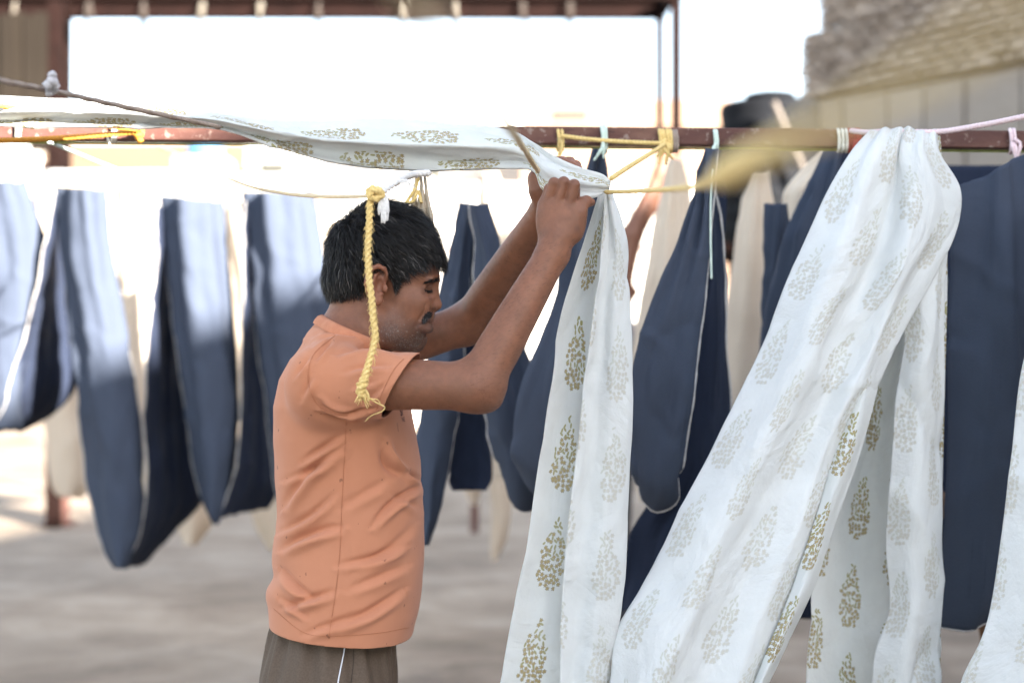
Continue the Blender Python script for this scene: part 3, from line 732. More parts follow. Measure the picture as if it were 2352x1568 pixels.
# head: cranium, face, features (all in the bowed pose)
pt = R(14)
B.ell(h1(618, 470), (.0955, .0735, .0860), pt, .02)
B.ell(h1(405, 625), (.0400, .0560, .0480), pt, .03)
B.ell(h1(800, 600), (.0480, .0600, .0520), pt, .03)
B.ell(h1(765, 800), (.0520, .0560, .0640), pt, .03)
for sg in (-1, 1):
    B.cone(h1(640, 900, sg * .050), h1(668, 985, sg * .045), .0165, .0190, .025)           # ramus
    B.cone(h1(668, 990, sg * .044), h1(815, 1010, sg * .014), .0195, .0150, .025)          # jaw
    B.ell(h1(812, 770, sg * .046), (.026, .0165, .018), pt, .022)                          # cheekbone
    B.ell(h1(790, 880, sg * .036), (.034, .020, .030), pt, .022)                           # cheek
    B.cone(h1(938, 628, sg * .010), h1(915, 640, sg * .044), .0085, .0075, .012)           # brow ridge
B.ell(h1(826, 1012), (.0145, .022, .0155), pt, .016)                                        # chin
B.ell(h1(720, 1020), (.040, .036, .018), pt, .02)                                           # under the jaw
B.ell(h1(832, 905), (.0205, .0320, .0290), pt, .02)                                         # muzzle
B.ell(h1(842, 870), (.0190, .0270, .0200), pt, .015)
for sg in (-1, 1): B.ball(h1(932, 690, sg * .031), .0120, .014, '-')                        # eye sockets
B.poly([h1(924, 664), h1(934, 720), h1(948, 770), h1(954, 790)], [.0080, .0088, .0092, .0096], .012)   # nose bridge to tip
B.ell(h1(953, 796), (.0095, .0110, .0090), R(20), .006)
for sg in (-1, 1): B.ell(h1(913, 803, sg * .0145), (.0130, .0092, .0096), R(18), .005)      # alae
B.cone(h1(935, 818), h1(895, 832), .0050, .0055, .005)                                       # columella
EYE0 = np.array([0, 0, CAM_Z])
def surf(zx_, zy_, inset=0.):
    """where the line of sight through this profile point meets the head built so far"""
    t_ = np.array(H1(zx_, zy_)); dr = t_ - EYE0; L_ = np.linalg.norm(dr); dr /= L_; t = L_ - .16
    for _ in range(60):
        dd = B.ev((EYE0 + dr * t)[None])[0]
        if dd < .0002: break
        t += min(max(dd * .8, .0003), .02)
        if t > L_ + .03: t = L_; break
    return EYE0 + dr * (t + inset)
def mirror(p): return np.array([p[0] * (2 * MD - p[1]) / p[1] * .985 if False else p[0], 2 * MD - p[1], p[2]])
def both(fn):
    fn(lambda p: p); fn(mirror)
# every point is found on the near side first, then used on both sides
ft = {}
def fp(key, pts, inset=0.): ft[key] = [surf(x, y, inset) for x, y in pts]
fp('wing', [(897, 786), (884, 802), (886, 822)]); fp('nostril', [(918, 829), (938, 827)], .0015)
fp('lip_lo', [(856, 930), (874, 940), (893, 944)], .0040); fp('lip_up', [(856, 917), (872, 902), (890, 894)], .0038)
fp('mouth', [(836, 928), (852, 920), (868, 911), (884, 908), (900, 908)], .0006)
fp('nasolabial', [(884, 838), (858, 872), (838, 905), (828, 930)]); fp('eye', [(898, 686)], .0085)
fp('lash', [(868, 688), (882, 700), (902, 704), (924, 698)], .0002); fp('fold', [(866, 672), (884, 664), (905, 662), (926, 668)]); fp('bag', [(872, 722), (895, 735), (915, 733)])
for mz in (lambda p: p, mirror):
    q = lambda k_: [mz(p) for p in ft[k_]]
    B.ball(q('eye')[0], .0122, .004)
    B.poly(q('wing'), [.0016, .0022, .0018], .004, '-')
    B.cone(*q('nostril'), .0032, .0036, .002, '-')
    B.poly(q('lip_up'), [.0034, .0048, .0056], .005)
    B.poly(q('lip_lo'), [.0040, .0068, .0080], .005)
    B.poly(q('nasolabial'), [.0010, .0016, .0014, .0010], .007, '-')
    B.poly(q('fold'), [.0007, .0010, .0010, .0008], .003, '-'); B.poly(q('bag'), [.0006, .0008, .0006], .005, '-')
B.cone(mirror(ft['lip_lo'][2]), ft['lip_lo'][2], .0078, .0078, .004); B.cone(mirror(ft['lip_up'][2]), ft['lip_up'][2], .0056, .0056, .004)
fp('mouth', [(836, 928), (852, 920), (868, 911), (884, 908), (902, 909)], .0004)
fp('lash', [(868, 690), (882, 700), (902, 703), (924, 697)], .0002)
for mz in (lambda p: p, mirror):
    B.poly([mz(p) for p in ft['mouth']], [.0008, .0012, .0014, .0015, .0015], .002, '-'); B.poly([mz(p) for p in ft['lash']], [.0005, .0008, .0009, .0007], .002, '-')
B.cone(mirror(ft['mouth'][-1]), ft['mouth'][-1], .0013, .0013, .002, '-')
B.cone(h1(874, 985, -.014), h1(874, 985, .014), .0050, .0050, .008, '-')                      # under the lower lip
# ears
for sg in (-1, 1):
    L0 = .0700
    E = lambda x, y, q: h1(x, y, sg * (L0 + q))
    B.ell(E(575, 660, .000), (.0165, .0060, .0310), R(8), .008)
    rim = [E(628, 650, .002), E(640, 605, .006), E(622, 565, .010), E(585, 548, .013), E(545, 562, .016), E(517, 605, .019), E(508, 655, .019), E(516, 705, .015), E(540, 745, .010)]
    B.chain(rim, [.0028, .0036, .0042, .0044, .0046, .0046, .0044, .0042, .0048], .0025)
    B.ell(E(582, 765, .006), (.0098, .0060, .0105), R(-12), .005)
    B.chain([E(600, 590, .0075), E(565, 610, .010), E(548, 655, .0105), E(556, 705, .009), E(585, 735, .008)], [.0030, .0034, .0036, .0036, .0036], .003)   # antihelix
    B.ell(E(592, 668, .0085), (.0078, .0085, .0135), R(10), .0025, '-')       # concha
    B.ell(E(600, 605, .0095), (.0080, .0050, .0050), R(-30), .0025, '-')      # triangular fossa
    B.ell(E(628, 690, .0050), (.0052, .0048, .0080), R(-5), .003)             # tragus
    B.ball(E(603, 728, .0075), .0042, .003)
V, Fq = B.mesh(.0025, (-.62, 2.36, -.02), (.16, 3.02, 1.72), 2)
N = vert_normals(V, Fq)
px = proj(V); latm = V[:, 1] - MD

# ---- skin colour (stubble, lips, knuckles, scalp belong to the skin; nostril and mouth shade is painted in)
def zxy(V_):
    """head profile coordinates of points, seen straight from the side"""
    q = proj(V_); return (q[:, 0] / .9408 - 700) * 2.613, (q[:, 1] / .9408 - 440) * 2.613
zx, zy = zxy(V)
skin = np.array([.205, .082, .043])
nz = fbm(V * 28, 3, 3)[:, None]; nz2 = fbm(V * 160, 5, 2)[:, None]
C = skin * (1 + .16 * nz + .10 * nz2)
def blend(w, col):
    global C
    w = np.clip(w, 0, 1)[:, None]; C = C * (1 - w) + np.array(col) * w
def gauss(c, r): return np.exp(-((V - np.asarray(c))**2).sum(1) / r**2)
head = (V[:, 2] > ZZ(862)) & (V[:, 0] < ZX(1060)) & (np.abs(latm) < .11) & (zy < 1130)
arms = V[:, 0] > ZX(905)
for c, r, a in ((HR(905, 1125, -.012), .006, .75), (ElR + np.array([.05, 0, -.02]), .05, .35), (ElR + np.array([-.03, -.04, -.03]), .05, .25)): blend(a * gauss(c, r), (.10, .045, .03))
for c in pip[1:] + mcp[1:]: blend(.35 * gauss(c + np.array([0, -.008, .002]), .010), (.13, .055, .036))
def sd(a, e0, e1): t = np.clip((a - e0) / (e1 - e0), 0, 1); return t * t * (3 - 2 * t)
# stubble: jaw, chin, upper lip, throat side
stub = head * sd(zy, 830 + .10 * np.abs(zx - 640), 960) * sd(zx, 540, 640) * (1 - sd(zy, 1085, 1120))
stub = np.maximum(stub, head * sd(zx, 610, 650) * (1 - sd(zx, 735, 790)) * sd(zy, 740, 900) * .6)
stub = np.maximum(stub, head * sd(zx, 770, 840) * sd(zy, 940, 985))
spk = .5 + .5 * vnoise(V * 900, 11)
blend(stub * (.50 + .34 * spk), (.060, .036, .028))
blend(head * stub * (spk > .90) * .55, (.42, .36, .32))
for mz in (lambda p: p, mirror):
    for p in ft['lip_lo']: blend(.55 * gauss(mz(p), .0085), (.150, .075, .062))
    for p in ft['nostril']: blend(.8 * gauss(mz(p), .0045), (.03, .012, .009))  # shade of the nostril hollow painted into the skin
    for p in ft['mouth']: blend(.6 * gauss(mz(p), .0028), (.030, .014, .012))  # shade between the lips painted as a dark line
for mz in (lambda p: p, mirror):
    for p in ft['lash']: blend(.35 * gauss(mz(p), .006), (.07, .032, .022))
    blend(.35 * gauss(mz(ft['eye'][0]), .016), (.11, .05, .034))
ear = head * (zx > 490) * (zx < 640) * (zy > 535) * (zy < 800) * (np.abs(latm) > .070); blend(.35 * ear, (.27, .095, .055))
blend(.30 * gauss(h1(950, 790), .014), (.30, .12, .07))
# ---- where hair grows: hairline drawn on the profile, the same on both sides of the head
HL_POLY = [(985, 495), (930, 500), (885, 515), (845, 545), (800, 580), (755, 610), (725, 650), (710, 700), (694, 735), (680, 700), (668, 650), (640, 600), (632, 555), (580, 528), (520, 560), (495, 640), (480, 700), (420, 715), (340, 735), (290, 745), (180, 720), (150, 400), (400, 60), (900, 60), (1100, 350)]
def in_poly(x, y, poly):
    r = np.zeros(len(x), bool); j = len(poly) - 1
    for i in range(len(poly)):
        xi, yi = poly[i]; xj, yj = poly[j]
        c = ((yi > y) != (yj > y)) & (x < (xj - xi) * (y - yi) / (yj - yi + 1e-9) + xi); r ^= c; j = i
    return r
mir = V.copy(); mir[:, 1] = MD - np.abs(latm)                     # mirror far side on to the near side
mx, my = zxy(mir); hairv = head & in_poly(mx, my, HL_POLY) & ~((mx > 490) & (mx < 645) & (my > 530) & (np.abs(latm) > .0705))
blend(hairv * .93, (.012, .010, .009))
blend(np.where(hairv, 0, 1) * head * gauss(h1(690, 720, -.07), .012) * .4, (.05, .03, .025))

def skin_mat():
    M = Mat('skin', .52, .42); a = M.node('ShaderNodeAttribute'); a.attribute_name = 'Col'
    v = M.obj(); n = M.noise(v, 220, 4, .6); f = M.noise(v, 900, 2)
    col = M.mix(M.noise(v, 70, 4).op('MULTIPLY', .35), a.outputs['Color'], M.mix(.5, a.outputs['Color'], (.26, .12, .075)))
    M.base(col); M.b.inputs['Subsurface Weight'].default_value = .12
    M.b.inputs['Subsurface Radius'].default_value = (1.0, .35, .2); M.b.inputs['Subsurface Scale'].default_value = .006
    M.lk(n * .25 + .40, M.b.inputs['Roughness']); M.bump(n + f * .6 + M.noise(M.mapping(v, (1, 1, 1)), 60, 3) * .8, .5, .0014); return M.m
me = mesh_np('body', V, Fq); set_col(me, C)
body = link('body', me, skin_mat(), man)
bvh = BVHTree.FromPolygons([tuple(v) for v in V[::1]], [tuple(f) for f in Fq])

# ---- hair strands
def strands(name, roots, dirs, norms, lens, lift, width, cols, mat, parent, nseg=5, droop=.0, curl=.0):
    n = len(roots); t = np.linspace(0, 1, nseg + 1)
    ph = np.random.uniform(0, 6.28, (n, 2)); Pp = []
    side = np.cross(dirs, norms); side /= np.maximum(np.linalg.norm(side, axis=1, keepdims=True), 1e-9)
    for q in t:
        p = roots + dirs * (lens * q)[:, None] + norms * (lift * np.sin(q * 1.9))[:, None] - np.array([0, 0, 1.]) * (droop * lens * q * q)[:, None]
        p = p + side * (curl * np.sin(ph[:, 0] + q * 4.0) * q)[:, None] + norms * (curl * .6 * np.sin(ph[:, 1] + q * 5) * q)[:, None]
        Pp.append(p)
    Pp = np.stack(Pp, 1)                                     # n, s, 3
    tg = np.gradient(Pp, axis=1); view = np.cross(tg, np.random.normal(size=(n, 1, 3)) * .6 + norms[:, None]); view /= np.maximum(np.linalg.norm(view, axis=2, keepdims=True), 1e-9)
    w = width[:, None, None] * (1 - .75 * t[None, :, None]**2) * .5
    L = Pp - view * w; Rr = Pp + view * w
    Vv = np.stack([L, Rr], 2).reshape(-1, 3); m = (nseg + 1) * 2
    b = np.arange(n)[:, None] * m; k = np.arange(nseg)[None] * 2
    Q = np.stack([b + k, b + k + 1, b + k + 3, b + k + 2], -1).reshape(-1, 4)
    me = mesh_np(name, Vv, Q); set_col(me, np.repeat(cols, m, 0)); return link(name, me, mat, parent)
def hair_mat():
    M = Mat('black_hair', .42, .28); a = M.node('ShaderNodeAttribute'); a.attribute_name = 'Col'; M.base(a.outputs['Color']); return M.m
HM = hair_mat()
fi = np.nonzero(hairv[Fq].all(1))[0]; pick = np.random.choice(fi, 30000)
w4 = np.random.dirichlet((1, 1, 1, 1), len(pick)); roots = (V[Fq[pick]] * w4[..., None]).sum(1); nr = N[Fq[pick, 0]]
rm = roots.copy(); rm[:, 1] = MD - np.abs(rm[:, 1] - MD); rx, ry = zxy(rm)
crown = h1(420, 250); d = roots - crown; d = d - nr * (d * nr).sum(1, keepdims=True); d /= np.maximum(np.linalg.norm(d, axis=1, keepdims=True), 1e-6)
fwd = np.array([math.cos(pt), 0, -math.sin(pt)]); dn = np.array([0, 0, -1.])
back = np.clip((620 - rx) / 300, 0, 1)[:, None]
tgt = d * .7 + (1 - back) * (fwd * .75 + dn * .25) + back * (dn * .9 + fwd * .12) * np.clip((ry - 250) / 200, 0, 1)[:, None]
tgt += np.random.normal(size=tgt.shape) * .22
# clumping
cl = np.round(roots / .011); hsh = np.sin(cl @ np.array([12.9898, 78.233, 37.719])) * 43758.5453; hsh = hsh - np.floor(hsh)
tgt += np.stack([np.sin(hsh * 40), np.cos(hsh * 71), np.sin(hsh * 97)], 1) * .42
tgt -= nr * (tgt * nr).sum(1, keepdims=True); tgt /= np.linalg.norm(tgt, axis=1, keepdims=True)
top = np.clip((520 - ry) / 300, 0, 1); side_ = np.clip((ry - 560) / 180, 0, 1)
lens = .024 + .018 * top - .010 * side_; lens *= np.random.uniform(.7, 1.2, len(lens))
front = np.clip((rx - 850) / 80, 0, 1) * np.clip((600 - ry) / 60, 0, 1); lens += .006 * front
lens *= np.where((rx > 640) & (ry > 600), .55, 1); nape = np.clip((ry - 690) / 60, 0, 1) * (rx < 520); lens *= (1 - .30 * nape) * (1 + .25 * (rx < 520) * np.clip((ry - 480) / 80, 0, 1))
lift = (.0085 + .0060 * top - .0045 * side_) * np.random.uniform(.5, 1.3, len(lens)) * np.where((rx > 640) & (ry > 600), .45, 1) * (1 - .6 * nape) * (1 + .3 * (rx < 520) * np.clip((ry - 480) / 80, 0, 1))
grey = np.random.rand(len(lens)) < (.012 + .05 * np.clip((ry - 380) / 200, 0, 1))
cols = np.where(grey[:, None], np.array([.17, .155, .145]), np.array([.0085, .007, .0065])) * np.random.uniform(.7, 1.3, (len(lens), 1))
hair = strands('hair', roots, tgt, nr, lens, lift, np.random.uniform(.0006, .0011, len(lens)), cols, HM, man, 7, .12, .0034)
fly = np.random.choice(np.nonzero((ry < 470))[0], 420)
strands('flyaway_hair', roots[fly], tgt[fly] * .5 + np.random.normal(size=(420, 3)) * .55, nr[fly], np.random.uniform(.018, .032, 420), np.random.uniform(.010, .020, 420), np.full(420, .0004), np.tile(np.array([.009, .0075, .007]), (420, 1)), HM, man, 9, .2, .0075)
# moustache, eyebrows, lashes, stubble hairs
def patch(name, line, n, spread, dirv, L, wd, col, liftv, sides=(-1, 1), grey_p=0., jit=.22, tap=None):
    """short hairs rooted along a line given on the profile; the far side is mirrored"""
    cp = np.array(line, float); rs, ns, ds = [], [], []; tries = 0
    o_ = Vector((0, 0, CAM_Z))
    while len(rs) < n and tries < n * 6:
        tries += 1
        sg = random.choice(sides); i = random.uniform(0, len(cp) - 1.001); k = int(i); f = i - k; c = cp[k] * (1 - f) + cp[k + 1] * f; sp = spread * (c[2] if len(c) > 2 else 1)
        hit = bvh.ray_cast(o_, (H1(c[0] + random.gauss(0, sp), c[1] + random.gauss(0, sp)) - o_).normalized())
        if hit[0] is None or hit[0].y > MD + .02 or hit[0].y < MD - .12: continue
        p, nn = np.array(hit[0]), np.array(hit[1]); dv = np.array(dirv, float)
        if sg > 0: p = mirror(p); nn = nn * [1, -1, 1]; dv = dv * [1, -1, 1]
        dv = dv + np.random.normal(size=3) * jit; dv -= nn * (dv @ nn); dv /= np.linalg.norm(dv)
        rs.append(p); ns.append(nn); ds.append(dv)
    n = len(rs); rs, ns, ds = map(np.array, (rs, ns, ds)); gl = np.random.rand(n) < grey_p
    cc = np.where(gl[:, None], np.array([.30, .27, .25]), np.array(col)) * np.random.uniform(.7, 1.3, (n, 1))
    return strands(name, rs, ds, ns, L * np.random.uniform(.7, 1.25, n), np.full(n, liftv), np.full(n, wd), cc, HM, man, 3, .1)
patch('moustache', [(914, 842, .5), (907, 848, 1), (898, 857, 1.2), (889, 868, 1.1), (880, 880, .9), (871, 892, .5)], 1300, 7, (.02, -.2, -.9), .0062, .0006, (.008, .006, .006), .0022, grey_p=.03)
for sg in (-1, 1):
    patch('eyebrow', [(976, 628, 1.2), (958, 632, 1.1), (938, 640, .8), (915, 649, .45), (892, 657, .25)], 360, 5.5, (-.8, -.3, .12), .0070, .0007, (.010, .008, .008), .0008, (sg,), 0, .15)
    patch('eyelash', [(876, 694), (890, 702), (908, 704), (926, 697)], 160, 1.3, (.55, -.5, -.6), .0048, .0005, (.008, .006, .006), .002, (sg,), 0, .12)
patch('stubble', [(650, 860, 1), (690, 950, 1), (640, 960, 1), (700, 1010, 1), (740, 1040, .8), (800, 1050, .7), (840, 1030, .6), (850, 985, .5)], 4200, 32, (.2, 0, -.9), .0010, .0003, (.02, .016, .014), .0008, grey_p=.30)

# fine dark hair on the forearms
ah = np.nonzero((V[:, 0] > ZX(1090)) & (V[:, 2] > ZZ(930)) & (V[:, 2] < ZZ(560)))[0]; ah = np.random.choice(ah, 2600)
fa_ = (WrR - ElR) / np.linalg.norm(WrR - ElR); dv = fa_ * .7 + np.array([.35, 0, -.3]) + np.random.normal(size=(len(ah), 3)) * .25; dv -= N[ah] * (dv * N[ah]).sum(1, keepdims=True); dv /= np.linalg.norm(dv, axis=1, keepdims=True)
strands('arm_hair', V[ah], dv, N[ah], np.random.uniform(.005, .011, len(ah)), np.full(len(ah), .0012), np.full(len(ah), .00022), np.tile(np.array([.02, .013, .010]), (len(ah), 1)), HM, man, 3, .1)

# ---- T-shirt
TS = Sdf()
lv = [(ZZ(1560), ZX(632), ZX(930), MD, .180), (ZZ(1465), ZX(628), ZX(946), MD, .183), (ZZ(1400), ZX(622), ZX(962), MD, .183), (ZZ(1340), ZX(623), ZX(970), MD, .180), (ZZ(1290), ZX(630), ZX(974), MD, .177), (ZZ(1180), ZX(641), ZX(973), MD, .172), (ZZ(1060), ZX(638), ZX(966), MD, .176), (ZZ(1000), ZX(633), ZX(955), MD, .182), (ZZ(930), ZX(634), ZX(940), MD, .186), (ZZ(870), ZX(648), ZX(925), MD, .175), (ZZ(825), ZX(670), ZX(890), MD, .135), (ZZ(785), ZX(704), ZX(850), MD, .085)]
TS.stack(lv, .03, power=2.3)
for Sh, E in ((ShR, ElR), (ShL, ElL)):
    nb = neck_lo + [0, 0, .012]
    TS.cone(nb + (Sh - nb) * .12 - [0, 0, .006], Sh + [0, 0, -.004], .060, .062, .03)
    u = (E - Sh)
    TS.poly([Sh - [0, 0, .006], Sh + u * .30 - [0, 0, .003], Sh + u * .66], [.070, .0610, .0545], .03)
TS.cone(h1(430, 985), h1(400, 1070), .066, .080, .03)
TV, TF = TS.mesh(.0036, (-.62, 2.36, .72), (.02, 3.02, 1.50), 2)
TN = vert_normals(TV, TF); tp = proj(TV); near = np.clip((-TN[:, 1] + .35) * 1.6, 0, 1)
def s2(zx_, zy_): return ((600 + zx_ / 2.045) * .9408, (900 + zy_ / 2.045) * .9408)
def s1(zx_, zy_): return ((700 + zx_ / 2.613) * .9408, (440 + zy_ / 2.613) * .9408)
disp = np.zeros(len(TV))
def fold(a, b, w, amp, bend=0.0):
    """a soft fold: ridge on one side of the line, valley on the other"""
    global disp
    a = np.array(a, float); b = np.array(b, float); q = tp
    if bend:
        nrm = np.array([-(b - a)[1], (b - a)[0]]); nrm /= np.linalg.norm(nrm); h = np.clip(((tp - a) @ (b - a)) / ((b - a) @ (b - a)), 0, 1)
        q = tp - nrm * (bend * 4 * h * (1 - h))[:, None]
    dd, h = seg_dist(q, a, b); x = dd / w; tpr = np.sin(np.pi * np.clip(h * .86 + .07, 0, 1))
    disp += near * 2.3 * amp * tpr * (np.exp(-(x - .7)**2 * 1.6) - 1.15 * np.exp(-(x + .35)**2 * 3.0))
for f_ in (((200, 690), (480, 400), 16, .0052, -12), ((190, 905), (470, 800), 15, .0050, -8), ((290, 470), (480, 345), 13, .0040, 0), ((170, 820), (440, 640), 13, .0032, 8),
           ((470, 985), (790, 890), 13, .0034, 6), ((430, 1300), (780, 1110), 14, .0042, 10), ((200, 1195), (440, 1120), 13, .0040, 0), ((170, 1010), (330, 1150), 13, .0040, 5), ((180, 1150), (300, 1240), 10, .0030, 0),
           ((640, 785), (880, 590), 12, .0046, -10), ((705, 380), (800, 520), 15, -.0062, 12), ((800, 520), (885, 570), 10, .0040, 0), ((560, 1010), (850, 780), 16, .0022, 10), ((480, 700), (720, 560), 16, .0018, 0),
           ((380, 215), (600, 222), 11, -.0060, 10), ((500, 235), (640, 205), 8, .0040, 0), ((200, 560), (420, 480), 12, .0024, 0), ((520, 1110), (800, 990), 14, .0024, 0), ((300, 1330), (560, 1230), 12, .0026, 0), ((740, 640), (860, 700), 12, .0020, 0)):
    fold(s2(*f_[0]), s2(*f_[1]), f_[2], f_[3], f_[4])
for f_ in (((150, 1010), (330, 960), 9, .0030, -4), ((160, 1060), (420, 985), 9, .0034, -8), ((190, 1150), (300, 1020), 9, .0026, 0), ((330, 1120), (720, 1110), 13, .0034, -14), ((380, 1230), (640, 1190), 12, .0026, -6), ((430, 1330), (560, 1290), 10, .0022, 0),
           ((220, 1400), (420, 1480), 12, -.0040, 10), ((300, 1480), (520, 1490), 10, .0040, 6), ((60, 1250), (150, 1130), 10, .0024, 0), ((100, 1400), (170, 1250), 12, .0022, 0), ((480, 1450), (640, 1300), 10, .0018, 0), ((230, 930), (440, 965), 8, -.0022, 0)):
    fold(s1(*f_[0]), s1(*f_[1]), f_[2], f_[3], f_[4])
disp += .0016 * fbm(np.stack([TV[:, 0] * 9, TV[:, 1] * 9, TV[:, 2] * 16], 1) + 3, 21, 3)
# rucked hem at the back
disp += .006 * np.exp(-((tp[:, 0] - 625) / 40)**2 - ((tp[:, 1] - 1365) / 26)**2) - .005 * np.exp(-((tp[:, 0] - 625) / 45)**2 - ((tp[:, 1] - 1320) / 20)**2)
TV = TV + TN * disp[:, None]
bm = bmesh.new(); tme = mesh_np('tmp', TV, TF); bm.from_mesh(tme)
def cut(co, no, region=None):
    fs = [f for f in bm.faces if region is None or region(f.calc_center_median())]
    geom = list({e for f in fs for e in f.edges}) + list({v for f in fs for v in f.verts}) + fs
    bmesh.ops.bisect_plane(bm, geom=geom, plane_co=co, plane_no=no, clear_outer=True)
ca, cb = H1(180, 868), H1(705, 1098); up = (cb - ca).cross(Vector((0, 1, 0))).normalized(); up = up if up.z > 0 else -up
cut(ca, up, lambda c: abs(c.y - MD) < .13 and c.z > ZZ(900))
sa, sb = P(946, 830, 2.44), P(878, 950, 2.44); e = (sb - sa).cross(Vector((0.18, 1, 0))).normalized(); e = e if e.x > 0 else -e
SR = Vector(ShR); AR = Vector(ElR - ShR).normalized()
def arm_dist(c): t = (c - SR).dot(AR); return (c - SR - AR * t).length if t > 0 else 9
cut(sa, e, lambda c: arm_dist(c) < .078 and (c - sa).dot(e) > -.03 and c.z > ZZ(960) - .02)
so_, = (P(955, 800, 2.86),); cut(so_, Vector((.95, 0, -.25)).normalized(), lambda c: c.y > 2.77 and c.x > ZX(880) and c.z > ZZ(930))
ha, hb = Vector((ZX(622), MD, ZZ(1420))), Vector((ZX(946), MD, ZZ(1452))); hn = (hb - ha).cross(Vector((0, 1, 0))).normalized(); hn = hn if hn.z < 0 else -hn
cut(ha, hn)
bmesh.ops.delete(bm, geom=[v for v in bm.verts if not v.link_faces], context='VERTS')
bmesh.ops.recalc_face_normals(bm, faces=bm.faces)
for f in bm.faces: f.smooth = True
sm = bpy.data.meshes.new('t_shirt'); bm.to_mesh(sm); tsb = BVHTree.FromBMesh(bm)
bound = [[v.co.copy() for v in e_.verts] for e_ in bm.edges if e_.is_boundary]; bm.free()
def shirt_mat():
    M = Mat('orange_jersey', .92, .12); v = M.obj(); a = M.noise(v, 5, 5, .6); b = M.noise(v, 420, 2); c = M.noise(M.mapping(v, (1, 1, .5)), 30, 4)
    col = M.ramp(a, [(.3, (.440, .180, .098)), (.7, (.505, .218, .127))])
    col = M.mix(c * .25, col, (.54, .255, .155))
    sp = M.noise(M.mapping(v, (1, 1, .7), (3.1, 0, 1.7)), 26, 2, .5)                 # old dye splashes
    col = M.mix(sp.gt(.80) * .4, col, (.20, .10, .065))
    s3 = M.noise(M.mapping(v, (1, 1, .8), (7.3, 2, 4.1)), 70, 2, .5); col = M.mix(s3.gt(.735) * .6, col, (.14, .06, .04))
    col = M.mix(M.noise(v, 11, 4, .6).op('SUBTRACT', .5).op('MULTIPLY', 1.6, clamp=True) * .35, col, (.40, .155, .082))
    M.base(col); M.bump(b * .5 + c * .7, .30, .0014); M.b.inputs['Sheen Weight'].default_value = .12; return M.m
SMt = shirt_mat()
shirt = link('t_shirt', sm, SMt, man); md = shirt.modifiers.new('thickness', 'SOLIDIFY'); md.thickness = .0022; md.offset = -1
hemd = noisy('orange_rib', (.45, .18, .10), (.51, .22, .126), 60, .92, .3, .001)
stitch = noisy('orange_thread', (.36, .14, .07), (.43, .175, .092), 200, .9, 0)
def on_surface(tree, pts, off=.0006):
    out = []; o_ = Vector((0, 0, CAM_Z))
    for x, y in pts:
        hit = tree.ray_cast(o_, (P(x, y, 1.0) - o_).normalized())
        if hit[0] is not None: out.append(hit[0] + hit[1] * (off if hit[1].y < 0 else -off))
    return out
def seam(name, pts, r, mat, tree=None, parent=None, off=.0006):
    pts = cr_spline([(x, y, 0) for x, y in pts], 40)[:, :2]; q = on_surface(tree or tsb, pts, off)
    if len(q) > 3: return rope_obj(name, q, r, mat, parent or shirt, len(q) * 2, 5)
seam('seam', [s2(502, 250), s2(495, 400), s2(486, 560), s2(478, 720), s2(472, 880), s2(456, 1060), s2(436, 1200), s2(414, 1345)], .0005, stitch)
seam('seam', [s1(310, 990), s1(180, 1100), s1(140, 1200), s1(140, 1290), s1(170, 1390), s1(230, 1460), s1(300, 1490), s1(390, 1500)], .0006, stitch)
seam('seam', [s1(745, 1140), s1(690, 1200), s1(640, 1290), s1(600, 1380), s1(575, 1460)], .0005, stitch)
seam('seam', [s2(140, 1195), s2(250, 1290), s2(330, 1328), s2(480, 1330), s2(660, 1318), s2(815, 1290)], .0004, stitch)
# collar band that follows the real edge of the neck opening
c0 = (ca + cb) / 2
nb_ = [(e_[0] + e_[1]) / 2 for e_ in bound if abs((e_[0] - ca).dot(up)) < .003 and (e_[0] - c0).length < .15]
ax1 = (cb - ca).normalized(); an_ = np.array([math.atan2((p - c0).y, (p - c0).dot(ax1)) for p in nb_]); rd_ = np.array([math.hypot((p - c0).y, (p - c0).dot(ax1)) for p in nb_])
ring = []
for k in range(64):
    a = -math.pi + 2 * math.pi * k / 64; dlt = np.abs((an_ - a + math.pi) % (2 * math.pi) - math.pi); w_ = np.exp(-(dlt / .12)**2) + 1e-9
    r_ = (rd_ * w_).sum() / w_.sum(); ring.append(np.array(c0) + np.array(ax1) * r_ * math.cos(a) + np.array([0, 1, 0]) * r_ * math.sin(a))
ring = np.array(ring); ctr = ring.mean(0); upn = np.array(up); Vc = []
for k in range(64):
    rad_ = ring[k] - ctr; rad_ /= np.linalg.norm(rad_)
    for (o_, u_) in ((.0060, -.012), (.0055, -.004), (.0025, .0040), (-.0030, .0090), (-.0060, .0075), (-.0050, -.006)): Vc.append(ring[k] + rad_ * o_ + upn * u_)
Vc = np.array(Vc); i = np.arange(64 * 6).reshape(64, 6); j = np.roll(i, -1, 0)
link('collar', mesh_np('collar', Vc, np.stack([i[:, :-1], i[:, 1:], j[:, 1:], j[:, :-1]], -1).reshape(-1, 4)), hemd, shirt)
